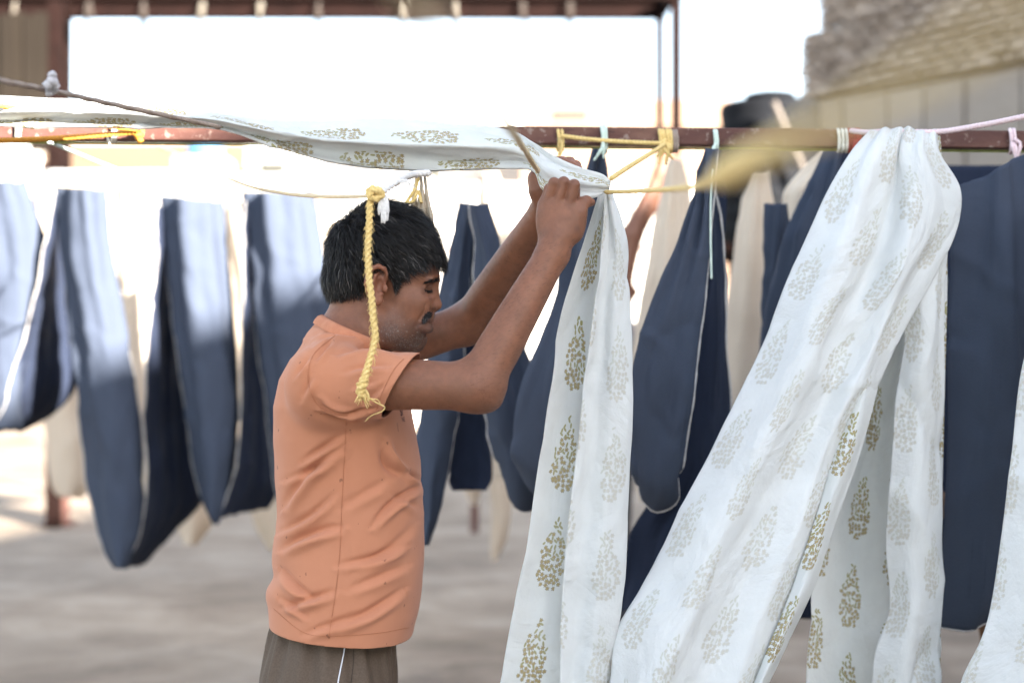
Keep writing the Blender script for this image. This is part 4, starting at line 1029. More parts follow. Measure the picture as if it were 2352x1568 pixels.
# chest print, only its edge shows past the arm
navy = noisy('navy_ink', (.02, .02, .035), (.03, .03, .05), 90, .9, 0)
for txt, x, y, sz in (('SI', 922, 954, .020), ('NE', 926, 968, .012)):
    hit = tsb.ray_cast(Vector((0, 0, CAM_Z)), (P(x, y, 1.) - Vector((0, 0, CAM_Z))).normalized())
    if hit[0] is None: continue
    cu = bpy.data.curves.new('chest_print', 'FONT'); cu.body = txt; cu.size = sz; cu.align_x = 'CENTER'
    to = bpy.data.objects.new('tmp_text', cu); COL.objects.link(to); dg = bpy.context.evaluated_depsgraph_get(); tm = bpy.data.meshes.new_from_object(to.evaluated_get(dg)); bpy.data.objects.remove(to)
    n_ = hit[1] if hit[1].y < 0 else -hit[1]; xx = Vector((0, 0, 1)).cross(n_).normalized(); yy = n_.cross(xx)
    for v in tm.vertices: v.co = hit[0] + xx * v.co.x + yy * v.co.y + n_ * .0012
    link('chest_print', tm, navy, shirt)

# ---- trousers
TR = Sdf()
TR.stack([(ZZ(1400), ZX(640), ZX(915), MD, .150), (ZZ(1470), ZX(624), ZX(902), MD, .158), (ZZ(1568), ZX(610), ZX(906), MD, .166), (.70, ZX(612), ZX(910), MD, .165)], .02, power=2.4)
for sg in (-1, 1):
    hip = np.array([ZX(762), MD + sg * .088, .74]); kn = np.array([ZX(775), MD + sg * .105, .46]); an = np.array([ZX(760), MD + sg * .11, .10])
    TR.cone(hip, kn, .108, .083, .03); TR.cone(kn, an, .083, .070, .02)
PV, PF = TR.mesh(.005, (-.60, 2.36, .02), (-.10, 3.0, .90), 2); PN = vert_normals(PV, PF)
th = np.arctan2(PV[:, 1] - MD, PV[:, 0] - ZX(762)); wz = np.clip((PV[:, 2] - .55) / .30, 0, 1)
pd = wz * (.0042 * np.sin(th * 17 + 1.5 * np.sin(PV[:, 2] * 9)) + .0030 * np.sin(th * 29 + 2)) + .003 * fbm(np.stack([th * 4, PV[:, 2] * 4, PV[:, 0]], 1), 5, 3)
PV = PV + PN * pd[:, None]
keep = (PV[PF][:, :, 2].max(1) < ZZ(1402)) & (PV[PF][:, :, 2].min(1) > .085); PF = PF[keep]
trm = noisy('brown_polyester', (.088, .061, .043), (.120, .086, .062), 300, .75, .3, .0012)
tr = link('trousers', mesh_np('trousers', PV, PF), trm, man)
ptree = BVHTree.FromPolygons([tuple(v) for v in PV], [tuple(f) for f in PF])
seam('piping', [(792, 1478), (788, 1505), (782, 1535), (776, 1568), (770, 1620)], .0013, noisy('white_piping', (.72, .72, .75), (.8, .8, .83), 200, .6, 0), ptree, tr, .0008)
seam('seam', [(812, 1480), (812, 1520), (806, 1568), (800, 1620)], .0007, noisy('brown_thread', (.045, .035, .028), (.06, .045, .036), 90, .8, 0), ptree, tr)
for sg in (-1, 1):
    an = np.array([ZX(758), MD + sg * .11, .0]); sd_ = Sdf()
    sd_.cone(an + [-.045, 0, .010], an + [.15, sg * .01, .010], .040, .040, .02)
    a_, b_ = sd_.mesh(.007, an - [.1, .08, .03], an + [.22, .08, .06], 1); a_[:, 2] = np.clip(a_[:, 2], .001, .020)
    link('sandal', mesh_np('sandal', a_, b_), blackp, man)
man['label'] = 'man in faded orange T-shirt and brown trousers stretching printed cloth, arms raised'; man['category'] = 'person'

# ================================================================== CLOTHS
def rws(lst, d, dz=None):
    """lst rows: (y, x0, x1, ...) all at depth d (+ per column offset dz)"""
    out = []
    for r in lst:
        y, xs = r[0], r[1:]; n = len(xs); t = np.linspace(0, 1, n); T = np.linspace(0, 1, 7)
        X7 = np.polyval(np.polyfit(t, xs, min(n - 1, 2)), T); Z7 = np.polyval(np.polyfit(t, dz if dz else [0] * n, min(n - 1, 2)), T)
        X7[0], X7[-1] = xs[0], xs[-1]
        out.append([(x, y, d + z_) for x, z_ in zip(X7, Z7)])
    return out
def ubot(xl, xr, y0, ybot, d, dz, ss=(.35, .7, 1.0)):
    """closing rows of a draped loop: the cloth turns under along a rounded bottom"""
    dz = np.polyval(np.polyfit(np.linspace(0, 1, len(dz)), dz, 2), np.linspace(0, 1, 7)); n = 7; out = []
    for s_ in ss:
        row = []
        for i in range(n):
            t = i / (n - 1); u = 2 * t - 1
            row.append((xl + (xr - xl) * (.5 + .5 * u * (1 - .07 * s_)), y0 + (ybot - y0) * s_ * ((1 - u * u)**.75) + 6 * s_, d + dz[i] + .05 * s_ * s_))
        out.append(row)
    return out
PF_, PB_ = [MAT['print_front'], MAT['print_back']], [MAT['print_back'], MAT['print_front']]
# --- A: the length the worker is stretching, then hanging from the cord
secs = [(-90, 221, 291, 2.80, 1), (60, 223, 291, 2.79, 1), (220, 230, 293, 2.76, 1), (400, 243, 296, 2.73, .9), (505, 257, 300, 2.71, .8), (610, 272, 332, 2.69, .9), (740, 275, 371, 2.67, 1), (860, 272, 390, 2.65, 1), (980, 276, 397, 2.64, 1), (1090, 286, 394, 2.63, .9), (1180, 303, 389, 2.60, .6)]
ts_ = (0, .25, .46, .54, .78, .93, 1.0); offs = (.055, .022, -.020, -.004, .030, .008, .014)
rowsA = [[(x, yt + (yb - yt) * t, d + o * k) for t, o in zip(ts_, offs)] for x, yt, yb, d, k in secs]
for (xt, yt), (xb, yb), d in (((1226, 328), (1228, 396), 2.575), ((1262, 351), (1248, 436), 2.550), ((1300, 372), (1292, 452), 2.532), ((1345, 389), (1338, 456), 2.530), ((1385, 401), (1372, 452), 2.532), ((1404, 418), (1396, 441), 2.537)):
    rowsA.append([(xt + (xb - xt) * t, yt + (yb - yt) * t, d + o * .18) for t, o in zip(ts_, offs)])
hg = [(443, 1378, 1390, 1404), (500, 1360, 1386, 1424), (560, 1340, 1380, 1438), (720, 1290, 1362, 1447), (850, 1272, 1345, 1451), (1000, 1245, 1330, 1450), (1220, 1213, 1303, 1441), (1400, 1180, 1291, 1421), (1568, 1148, 1285, 1400), (1900, 1092, 1270, 1368), (2220, 1050, 1260, 1345)]
rowsH = [[(a, y, 2.575), ((a * .55 + b * .45), y, 2.592), (b + 14, y, 2.600), (c - 8, y, 2.592), (c, y, 2.572), (b + (c - b) * .62, y, 2.548), (b + (c - b) * .3, y, 2.560), (b, y, 2.545)] for y, a, b, c in hg]
rowsA = [r[::-1] for r in rowsA]
ca_ = sheet('printed_cloth', [(rowsA, 44, 220), (rowsH, 60, 220)], PF_, None, wrinkle=.0026, freq=16, seed=2, uoff=.02, voff=.03, crease=.0055)
tag(ca_, 'white cloth with gold printed sprigs held up in both hands and hanging straight down', 'cloth')
# --- B: wide printed cloth over the pink rope, two legs
d_ = 2.80
B1 = [[(1996, 303, d_), (2036, 301, d_ - .01), (2076, 300, d_), (2112, 301, d_ - .01), (2152, 302, d_)],
      [(1958, 345, d_ - .02), (2014, 345, d_ - .045), (2066, 345, d_ - .02), (2110, 345, d_ - .05), (2156, 350, d_ - .02)],
      [(1906, 430, d_ - .03), (1982, 430, d_ - .07), (2050, 430, d_ - .03), (2116, 425, d_ - .075), (2204, 436, d_ - .02)],
      [(1852, 540, d_ - .05), (1944, 540, d_ - .10), (2026, 540, d_ - .06), (2100, 532, d_ - .11), (2198, 528, d_ - .03)],
      [(1806, 640, d_ - .07), (1908, 640, d_ - .13), (1996, 640, d_ - .08), (2066, 638, d_ - .13), (2142, 636, d_ - .05)],
      [(1762, 760, d_ - .09), (1866, 762, d_ - .16), (1958, 770, d_ - .11), (2020, 775, d_ - .13), (2062, 772, d_ - .08)],
      [(1695, 905, d_ - .12), (1806, 905, d_ - .19), (1900, 905, d_ - .14), (1955, 905, d_ - .16), (1996, 905, d_ - .10)],
      [(1624, 1050, d_ - .15), (1736, 1052, d_ - .22), (1832, 1055, d_ - .17), (1892, 1055, d_ - .18), (1930, 1055, d_ - .13)],
      [(1545, 1200, d_ - .18), (1660, 1205, d_ - .25), (1762, 1210, d_ - .20), (1838, 1212, d_ - .21), (1884, 1212, d_ - .16)],
      [(1462, 1350, d_ - .21), (1590, 1355, d_ - .28), (1696, 1360, d_ - .23), (1776, 1362, d_ - .24), (1834, 1362, d_ - .19)],
      [(1408, 1450, d_ - .23), (1545, 1460, d_ - .30), (1650, 1470, d_ - .25), (1730, 1472, d_ - .26), (1790, 1472, d_ - .21)],
      [(1392, 1600, d_ - .26), (1500, 1605, d_ - .33), (1600, 1610, d_ - .28), (1680, 1612, d_ - .29), (1732, 1612, d_ - .24)],
      [(1350, 1900, d_ - .30), (1450, 1900, d_ - .37), (1540, 1900, d_ - .32), (1610, 1900, d_ - .33), (1650, 1900, d_ - .28)],
      [(1330, 2150, d_ - .32), (1420, 2150, d_ - .39), (1500, 2150, d_ - .34), (1560, 2150, d_ - .35), (1600, 2150, d_ - .30)]]
# lapel that turns its printed face outwards along the right of that leg
B3 = [[(1985, 800, d_ - .085), (2010, 806, d_ - .10), (2028, 812, d_ - .07)], [(1958, 900, d_ - .12), (1985, 905, d_ - .14), (2012, 905, d_ - .10)], [(1915, 1040, d_ - .15), (1945, 1045, d_ - .17), (1975, 1045, d_ - .13)],
      [(1868, 1200, d_ - .19), (1892, 1203, d_ - .20), (1918, 1205, d_ - .165)], [(1818, 1350, d_ - .22), (1843, 1352, d_ - .235), (1868, 1352, d_ - .195)], [(1770, 1470, d_ - .245), (1792, 1472, d_ - .26), (1812, 1472, d_ - .215)], [(1716, 1612, d_ - .27), (1732, 1612, d_ - .285), (1748, 1612, d_ - .24)], [(1636, 1900, d_ - .31), (1650, 1900, d_ - .32), (1664, 1900, d_ - .28)]]
B2 = [[(2010, 312, d_ + .03), (2070, 311, d_ + .04), (2110, 311, d_ + .02), (2161, 312, d_ + .03)], [(2020, 450, d_ + .06), (2080, 450, d_ + .10), (2130, 450, d_ + .05), (2172, 450, d_ + .05)],
      [(2000, 640, d_ + .06), (2070, 640, d_ + .11), (2125, 640, d_ + .05), (2176, 630, d_ + .05)], [(1960, 860, d_ + .06), (2040, 860, d_ + .12), (2110, 860, d_ + .05), (2170, 860, d_ + .05)], [(1905, 1100, d_ + .06), (2000, 1100, d_ + .12), (2085, 1100, d_ + .05), (2166, 1100, d_ + .05)],
      [(1866, 1320, d_ + .06), (1965, 1320, d_ + .12), (2060, 1320, d_ + .05), (2161, 1320, d_ + .05)], [(1857, 1450, d_ + .06), (1950, 1450, d_ + .12), (2050, 1450, d_ + .05), (2159, 1450, d_ + .05)], [(1855, 1600, d_ + .06), (1945, 1600, d_ + .12), (2045, 1600, d_ + .05), (2158, 1600, d_ + .05)], [(1850, 1980, d_ + .06), (1940, 1980, d_ + .12), (2040, 1980, d_ + .05), (2150, 1980, d_ + .05)]]
B4 = [[(2118, 540, d_ - .02), (2150, 545, d_ - .03), (2180, 548, d_ + .0)], [(2070, 660, d_ - .04), (2125, 650, d_ - .05), (2172, 640, d_ + .0)], [(2078, 780, d_ - .02), (2125, 770, d_ - .04), (2168, 770, d_ + .01)], [(2060, 900, d_ - .01), (2120, 900, d_ - .03), (2169, 900, d_ + .02)], [(2046, 1100, d_ - .01), (2110, 1100, d_ - .03), (2165, 1100, d_ + .02)],
      [(2034, 1250, d_), (2100, 1250, d_ - .03), (2163, 1250, d_ + .02)], [(2042, 1400, d_ + .01), (2100, 1400, d_ - .03), (2160, 1400, d_ + .02)], [(2010, 1500, d_ + .01), (2085, 1500, d_ - .03), (2158, 1500, d_ + .02)], [(2000, 1620, d_ + .01), (2080, 1620, d_ - .03), (2156, 1620, d_ + .02)], [(1990, 1950, d_ + .01), (2070, 1950, d_ - .03), (2148, 1950, d_ + .02)]]
cb_ = empty('printed_cloth', P(1850, 1900, d_ - .2))
cb_.location.z = 0
sheet('front_leg', [(B1, 90, 220)], PF_, cb_, wrinkle=.0036, freq=12, seed=5, uoff=.01, voff=.05, ripple=.0022, flip=True, pleat=(.0035, 34, .40), crease=.009)
sheet('turned_edge', [(B3, 24, 160)], PF_, cb_, wrinkle=.0022, freq=14, seed=6, uoff=.13)
sheet('back_leg', [(B2, 60, 180)], PF_, cb_, wrinkle=.0030, freq=10, seed=8, uoff=.035, voff=.02, ripple=.002, crease=.008)
sheet('side_fold', [(B4, 40, 160)], PF_, cb_, wrinkle=.0040, freq=12, seed=9, uoff=.02, voff=.09, flip=True, crease=.009)
tag(cb_, 'wide white cloth with printed sprigs slung over the pink rope, legs spread apart', 'cloth')
# --- C: next printed cloth at the picture's right border
Cc = [[(2520, 330, 2.75), (2600, 330, 2.72), (2700, 330, 2.76)], [(2420, 600, 2.72), (2540, 600, 2.68), (2700, 600, 2.72)], [(2348, 840, 2.70), (2500, 840, 2.66), (2700, 840, 2.70)], [(2322, 1060, 2.69), (2470, 1060, 2.64), (2690, 1060, 2.68)], [(2300, 1230, 2.68), (2450, 1230, 2.63), (2680, 1230, 2.67)], [(2274, 1400, 2.67), (2430, 1400, 2.62), (2670, 1400, 2.66)], [(2252, 1470, 2.66), (2420, 1480, 2.62), (2665, 1480, 2.66)], [(2205, 1575, 2.66), (2400, 1580, 2.61), (2660, 1580, 2.65)], [(2180, 1900, 2.65), (2380, 1900, 2.6), (2640, 1900, 2.64)]]
tag(sheet('printed_cloth', [(Cc, 70, 160)], PF_, None, wrinkle=.003, freq=10, seed=12, uoff=.05, voff=.02, flip=True, crease=.009), 'white sprig printed cloth flaring out beside the large blue cloth', 'cloth')

def blue(label, grids, seed, edge=None, mat='blue', wr=.0034, fq=26, rip=.0120, cat='cloth', th=.0012, er=.0030, grp=None):
    o = sheet('blue_cloth' if mat.startswith('blue') else 'cream_cloth', [(g, 30, 90) for g in grids], [MAT[mat]], None, th, wr, fq, seed, edge=edge, ripple=rip, edge_r=er, crease=.005, pleat=(.010, 21, .55))
    return tag(o, label, cat, grp)
# --- near blue loops
r1 = rws([(342, 1630, 1634, 1638, 1641), (420, 1608, 1620, 1632, 1642), (540, 1562, 1590, 1618, 1637), (700, 1492, 1540, 1584, 1620), (850, 1456, 1508, 1556, 1600), (1000, 1448, 1495, 1540, 1582), (1070, 1448, 1492, 1534, 1572)], 3.03, (0, -.06, -.02, -.05)) + ubot(1449, 1570, 1085, 1170, 3.03, (0, -.06, -.02, -.05))
blue('blue cloth folded in a long loop behind the hanging printed strip', [r1], 31, 'rb', er=.0022)
r1b = rws([(342, 1632, 1642, 1650), (600, 1600, 1640, 1662), (800, 1560, 1630, 1667), (950, 1530, 1620, 1674), (1100, 1520, 1610, 1664), (1220, 1450, 1545, 1625), (1330, 1432, 1490, 1560), (1402, 1422, 1450, 1480)], 3.30, (.10, .05, -.10))
blue('dark inner fold of blue cloth with a pale frayed right edge', [r1b], 32, 'r', er=.0022, mat='blue_shaded')
s5 = rws([(342, 1370, 1375, 1381), (500, 1322, 1356, 1386), (700, 1272, 1335, 1396), (900, 1190, 1300, 1400), (1030, 1175, 1290, 1392)], 3.20, (.02, -.06, .02)) + ubot(1176, 1390, 1045, 1168, 3.20, (.02, -.06, .02))
blue('blue cloth seen in slivers between the forearms and the printed strip', [s5], 33)
m1 = rws([(468, 1070, 1076, 1082), (600, 1030, 1055, 1076), (800, 985, 1025, 1060), (1000, 955, 1000, 1040), (1150, 958, 985, 1012), (1252, 968, 977, 986)], 3.62, (.02, -.07, -.03))
m2 = rws([(470, 1078, 1092, 1106), (600, 1090, 1120, 1148), (800, 1098, 1155, 1210), (950, 1114, 1185, 1255), (1040, 1135, 1205, 1275)], 3.50, (-.03, -.08, .03)) + ubot(1140, 1276, 1055, 1168, 3.50, (-.03, -.08, .03))
mi = rws([(500, 1072, 1082, 1094), (800, 1050, 1075, 1110), (1000, 1034, 1070, 1130), (1100, 1028, 1070, 1130), (1126, 1036, 1070, 1115)], 3.95, (0, .05, 0))
blue('narrow blue cloth with a pale edge hanging just past the orange shirt', [m1], 34, 'r', er=.002)
blue('blue cloth sagging in a loop behind the raised elbow', [m2], 35, 'l', er=.0028)
blue('shaded inner blue cloth behind the loop by the raised elbow', [mi], 40, mat='blue_shaded')
r2 = rws([(342, 1910, 1916, 1922), (430, 1866, 1895, 1921), (530, 1812, 1866, 1920), (700, 1765, 1850, 1928), (900, 1750, 1850, 1945), (1150, 1760, 1860, 1960), (1300, 1800, 1860, 1930)], 3.45, (.02, -.07, 0))
r2b = rws([(468, 1768, 1784, 1800), (600, 1758, 1782, 1812), (800, 1744, 1776, 1812), (1000, 1735, 1770, 1810)], 3.60, (.0, -.04, .03))
r2c = rws([(342, 1924, 1930, 1936), (500, 1922, 1945, 1965), (800, 1920, 1960, 2000), (1100, 1900, 1960, 2010)], 3.55, (0.05, .1, 0))
blue('dark blue sliver right of the peaked blue cloth', [r2c], 41, mat='blue_shaded')
blue('blue cloth rising to a peak under the cream tie on the rail', [r2], 36, 'r', er=.0024)
blue('small blue fold between the cream cloth and the peaked blue cloth', [r2b], 37)
r3 = [[(2208, 428, 3.0), (2290, 386, 2.96), (2360, 352, 3.0), (2460, 330, 2.98)], [(2196, 520, 3.0), (2290, 505, 2.94), (2380, 500, 3.0), (2480, 500, 2.96)], [(2184, 700, 3.0), (2290, 700, 2.93), (2390, 700, 3.0), (2490, 700, 2.95)], [(2174, 1000, 3.0), (2280, 1000, 2.93), (2385, 1000, 3.0), (2490, 1000, 2.95)], [(2164, 1250, 3.0), (2270, 1250, 2.94), (2370, 1250, 3.0), (2470, 1250, 2.96)], [(2158, 1380, 3.0), (2260, 1385, 2.95), (2350, 1360, 3.0), (2440, 1330, 2.98)], [(2154, 1438, 3.0), (2232, 1447, 2.97), (2310, 1410, 3.0), (2400, 1360, 3.0)]]
blue('large blue cloth hanging between the two wide printed cloths', [r3], 38, 'b', er=.0022, rip=.010)
r3b = rws([(380, 1905, 2100, 2330), (800, 1840, 2050, 2330), (1200, 1800, 2000, 2300), (1420, 1830, 2000, 2200)], 3.7, (0, .05, 0))
blue('shaded blue cloth hidden behind the spread printed cloth', [r3b], 39, mat='blue_shaded')
# --- cream cloths behind
CG = None
for i, (lab, g, dd) in enumerate((
    ('cream cloth peaked next to the hanging printed strip', [(365, 1546, 1552, 1560), (450, 1522, 1550, 1582), (600, 1488, 1540, 1592), (760, 1462, 1530, 1592), (1000, 1440, 1520, 1600), (1150, 1470, 1530, 1590)], 4.7),
    ('cream cloth hanging in a tall point between two blue cloths', [(395, 1736, 1742, 1750), (480, 1704, 1740, 1772), (600, 1682, 1732, 1786), (900, 1650, 1722, 1792), (1150, 1640, 1720, 1800), (1250, 1680, 1720, 1760)], 4.3),
    ('cream cloth slanting up to the rail beside the red knot', [(345, 1890, 1906, 1918), (400, 1832, 1868, 1905), (450, 1794, 1840, 1890), (600, 1790, 1830, 1880), (900, 1790, 1830, 1880)], 3.9),
    ('pale cloth hanging just right of the man\'s hair', [(395, 1105, 1122, 1140), (480, 1100, 1135, 1165), (600, 1110, 1150, 1190), (800, 1120, 1170, 1210), (1100, 1130, 1180, 1210)], 5.6),
    ('cream cloth end dangling low beside the thin rusty post', [(1000, 1128, 1150, 1175), (1150, 1130, 1150, 1176), (1240, 1128, 1142, 1166), (1288, 1130, 1136, 1142)], 6.4),
    ('tiny cream cloth tip above the foot of the thin post', [(1000, 1060, 1085, 1112), (1120, 1062, 1085, 1110), (1160, 1078, 1088, 1098)], 6.6))):
    blue(lab, [rws(g, dd, (0, -.05, .02))], 50 + i, None, 'cream', .004, 18, .012)
# --- left rows: blue cloths draped over the far line, half in the sun
dL = 5.4
l0 = rws([(415, -70, -5, 56), (560, -70, 20, 100), (700, -70, 30, 86), (900, -70, 10, 50), (985, -70, 0, 52)], dL, (0, -.10, .0))
l0b = rws([(440, 127, 131, 135), (620, 95, 122, 147), (800, 52, 104, 163), (890, 26, 92, 172), (950, 4, 62, 126), (990, -22, 20, 62)], dL, (-.10, .2, .45))
def strip(lst, d, dz):
    """rows given by their two end points; columns bow in depth by dz"""
    zq = np.polyval(np.polyfit(np.linspace(0, 1, len(dz)), dz, 2), np.linspace(0, 1, 7))
    return [[(xa + (xb - xa) * t, ya + (yb - ya) * t, d + z_) for t, z_ in zip(np.linspace(0, 1, 7), zq)] for (xa, ya), (xb, yb) in lst]
l1 = strip([((133, 428), (240, 435)), ((141, 560), (256, 560)), ((151, 700), (284, 710)), ((168, 850), (310, 860)), ((184, 960), (327, 970)), ((203, 1100), (333, 1100)), ((218, 1195), (331, 1185)), ((240, 1265), (316, 1252)), ((266, 1304), (290, 1306))], dL - .05, (0, -.14, -.02))
l1b = strip([((364, 476), (382, 470)), ((356, 620), (404, 620)), ((342, 800), (428, 800)), ((326, 975), (452, 980)), ((331, 1100), (470, 1090)), ((326, 1190), (462, 1152)), ((306, 1268), (402, 1222)), ((280, 1307), (340, 1290))], dL, (-.10, .18, .40))
l2 = strip([((372, 448), (508, 462)), ((376, 560), (520, 600)), ((390, 720), (546, 790)), ((413, 890), (554, 940)), ((440, 1060), (542, 1080)), ((468, 1158), (518, 1165)), ((487, 1202), (500, 1203))], dL - .02, (0, -.13, .02))
l2b = strip([((556, 462), (568, 462)), ((560, 620), (592, 620)), ((556, 800), (616, 800)), ((546, 1000), (644, 1000)), ((530, 1115), (656, 1095)), ((508, 1188), (622, 1165))], dL, (-.10, .15, .40))
l3 = rws([(440, 560, 636, 710), (600, 572, 655, 746), (800, 590, 680, 790), (1000, 615, 710, 830), (1150, 635, 740, 840), (1250, 660, 740, 820)], dL - .02, (0, -.12, .02))
blue('blue cloth cut by the picture border, sunlit at its top', [l0], 61, None, er=.0028)
blue('blue cloth panel slanting away with a bright pale edge in front of the thick post', [l0b], 62, 'l', er=.0028, mat='blue_shaded')
blue('long blue cloth sagging lowest of the row, its left half sunlit', [l1], 63, 'lr', er=.0028)
blue('dark return fold of the lowest hanging blue cloth', [l1b], 67, 'l', er=.0026, mat='blue_shaded')
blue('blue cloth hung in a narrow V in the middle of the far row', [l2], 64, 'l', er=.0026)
blue('dark return fold of the V shaped blue cloth', [l2b], 65, 'l', er=.0026, mat='blue_shaded')
blue('blue cloth disappearing behind the man\'s back', [l3], 66, 'l', er=.0026)
for i, (lab, g, dd, mt) in enumerate((
    ('sunlit cream cloth with a rounded end hanging in front of the thick post', [(425, 84, 106, 130), (600, 70, 110, 142), (900, 104, 152, 202), (1080, 113, 160, 203), (1130, 125, 158, 195), (1143, 140, 158, 180)], 7.2, 'cream'),
    ('bright cream cloth between the lowest blue cloth and the V shaped one', [(415, 250, 312, 370), (700, 268, 312, 352), (950, 300, 322, 345), (1150, 330, 350, 380)], 6.6, 'cream'),
    ('cream cloth corner showing under the V shaped blue cloth', [(900, 380, 440, 500), (1180, 400, 450, 492), (1252, 425, 440, 455)], 6.9, 'cream'),
    ('cream cloth end bulging out beside the orange shirt', [(420, 510, 540, 566), (800, 545, 600, 650), (1100, 560, 620, 680), (1200, 585, 630, 690), (1262, 620, 650, 690)], 6.7, 'cream'),
    ('pale cloth between the man\'s head and the blue cloth behind him', [(430, 716, 740, 765), (600, 724, 760, 800), (900, 730, 780, 830)], 6.5, 'cream'),
    ('white sheet pegged above the blue row in full sun', [(392, 105, 250, 500), (415, 100, 250, 505), (470, 95, 250, 510), (700, 95, 250, 510)], 8.4, 'white_cotton'),
    ('white sheet hanging far left in the sun', [(335, -60, 0, 68), (420, -60, 0, 70), (800, -60, 0, 75)], 8.0, 'white_cotton'),
    ('white sheet on the far line above the man\'s head', [(400, 545, 700, 840), (460, 540, 700, 850), (700, 540, 700, 860)], 8.6, 'white_cotton'))):
    blue(lab, [rws(g, dd, (0, -.08, .03))], 80 + i, None, mt, .004, 14, .018)

# ================================================================== ROPES AND TIES
def rp(name, label, pts, r, m, cat='rope', n=120, twist=0, k=10, parent=None, jitter=.03, **kw):
    o = rope_obj(name, [P(*p) for p in pts], r, MAT[m], parent, n, k, twist, jitter, **kw)
    return tag(o, label, cat) if label else o
# cord the blue row hangs over
rp('clothes_line', 'thin pale cord carrying the left row of blue cloths', [(-80, 372, 5.40), (90, 405, 5.42), (130, 425, 5.40), (240, 430, 5.40), (370, 443, 5.38), (510, 449, 5.36), (560, 437, 5.36), (715, 437, 5.36), (900, 455, 5.30), (1076, 468, 4.4)], .005, 'rope_cream')
rp('orange_rope', 'orange rope slanting down to its knot on the rail', [(-60, 228, 2.72), (0, 243, 2.76), (170, 276, 2.88), (250, 291, 2.95), (316, 299, 3.0)], .0045, 'rope_orange', twist=260)
rp('orange_rope', 'orange twisted rope running below the rail to its knot', [(-60, 324, 2.90), (60, 321, 2.92), (160, 316, 2.95), (250, 309, 2.98), (316, 303, 3.01)], .0055, 'rope_orange', twist=260, n=200)
o = rp('rope_knot', 'orange rope knot tied round the rail', [(308, 305, 3.02), (316, 294, 3.02), (325, 300, 3.02), (322, 312, 3.02), (312, 308, 3.01), (318, 318, 3.02), (326, 326, 3.02)], .006, 'rope_orange', 'knot', 60, 200)
rp('orange_rope', 'thin orange cord end left of the blue row', [(-30, 370, 4.2), (40, 392, 4.2), (95, 406, 4.25)], .005, 'rope_orange')
rp('grey_rope', 'thin grey brown rope slanting down on to the stretched cloth', [(-1500, -60, 1.25), (-700, 50, 1.45), (-300, 122, 1.65), (-120, 160, 1.80), (0, 186, 2.0), (115, 208, 2.2), (250, 238, 2.42), (400, 270, 2.58), (505, 292, 2.68)], .0042, 'rope_grey', n=200, twist=300)
kn = [tube_mesh('k', [P(106, 200, 2.15), P(118, 186, 2.15), P(126, 198, 2.16), P(112, 212, 2.17)], .007, 30, 8, 0, 3, .1, .25), tube_mesh('k', [P(112, 206, 2.16), P(120, 168, 2.15), P(126, 206, 2.17), P(108, 218, 2.16)], .005, 30, 8, 0, 3, .1, .3)]
tag(link('rag_knot', join_meshes('rag_knot', kn), noisy('grey_rag', (.42, .41, .43), (.55, .54, .56), 60, .95, .2)), 'grey rag knotted on the thin slanting rope', 'knot')
rp('green_rope', 'pale green cord slanting from the rail across the left cloths', [(112, 326, 3.02), (200, 362, 3.4), (330, 415, 4.0), (420, 452, 4.5)], .0038, 'tie_green')
rp('cream_rope', 'thin cream cord running down to the yellow knot over the hair', [(365, 335, 4.4), (480, 388, 3.6), (560, 424, 3.1), (660, 445, 2.8), (760, 452, 2.54), (862, 450, 2.38)], .0036, 'rope_cream', n=160)
# hanging yellow rope in front of the head
hy = empty('yellow_rope', P(832, 900, 2.45))
pts_y = [(858, 440, 2.375), (850, 470, 2.37), (848, 520, 2.37), (845, 580, 2.37), (848, 640, 2.37), (854, 690, 2.368), (857, 730, 2.367), (862, 770, 2.366), (858, 795, 2.365), (850, 825, 2.362), (842, 850, 2.360), (836, 875, 2.358)]
rope_obj('strand', [P(*p) for p in pts_y], .0051, MAT['rope_yellow'], hy, 340, 14, 210, .02, (1, 1, 1, 1, 1, 1, 1.02, 1.0, .95, 1.15), 3, .22)
rope_obj('knot', [P(845, 446, 2.372), (P(852, 434, 2.368)), P(868, 436, 2.366), P(876, 446, 2.370), P(864, 456, 2.367), P(850, 452, 2.364), P(856, 438, 2.363), P(872, 440, 2.366), P(868, 456, 2.375)], .0058, MAT['rope_yellow'], hy, 120, 12, 210, .04, None, 3, .2)
rope_obj('bulge', [P(838, 868, 2.358), P(832, 884, 2.357), P(828, 898, 2.357), P(830, 912, 2.357)], .0075, MAT['rope_yellow'], hy, 30, 12, 200, .08, (.8, 1.15, 1, .6), 3, .25)
fr_ = []
for q in range(26):
    a = P(829 + random.uniform(-5, 7), 893 + random.uniform(-8, 12), 2.357); dx = random.uniform(-.010, .022); dz = -random.uniform(.008, .030)
    b = a + Vector((dx * .5, random.uniform(-.004, .004), dz * .6)); c = a + Vector((dx, random.uniform(-.006, .006), dz))
    fr_.append(tube_mesh('f', [a, b, c], random.uniform(.0005, .0014), 8, 5, 0, 3, .1, .2, (1, .9, .4)))
for pts, r in (([(836, 900, 2.357), (850, 915, 2.356), (868, 918, 2.355), (874, 930, 2.354)], .0012), ([(838, 905, 2.357), (860, 922, 2.356), (884, 935, 2.354), (878, 944, 2.354), (852, 955, 2.353), (838, 968, 2.353)], .0011), ([(834, 890, 2.357), (846, 908, 2.356), (846, 922, 2.356)], .0026)):
    fr_.append(tube_mesh('f', [P(*p) for p in pts], r, 24, 6, 0, 3, .1, .2, (1, 1, .8, .5)))
link('frayed_end', join_meshes('frayed_end', fr_), MAT['rope_yellow'], hy)
fz = []
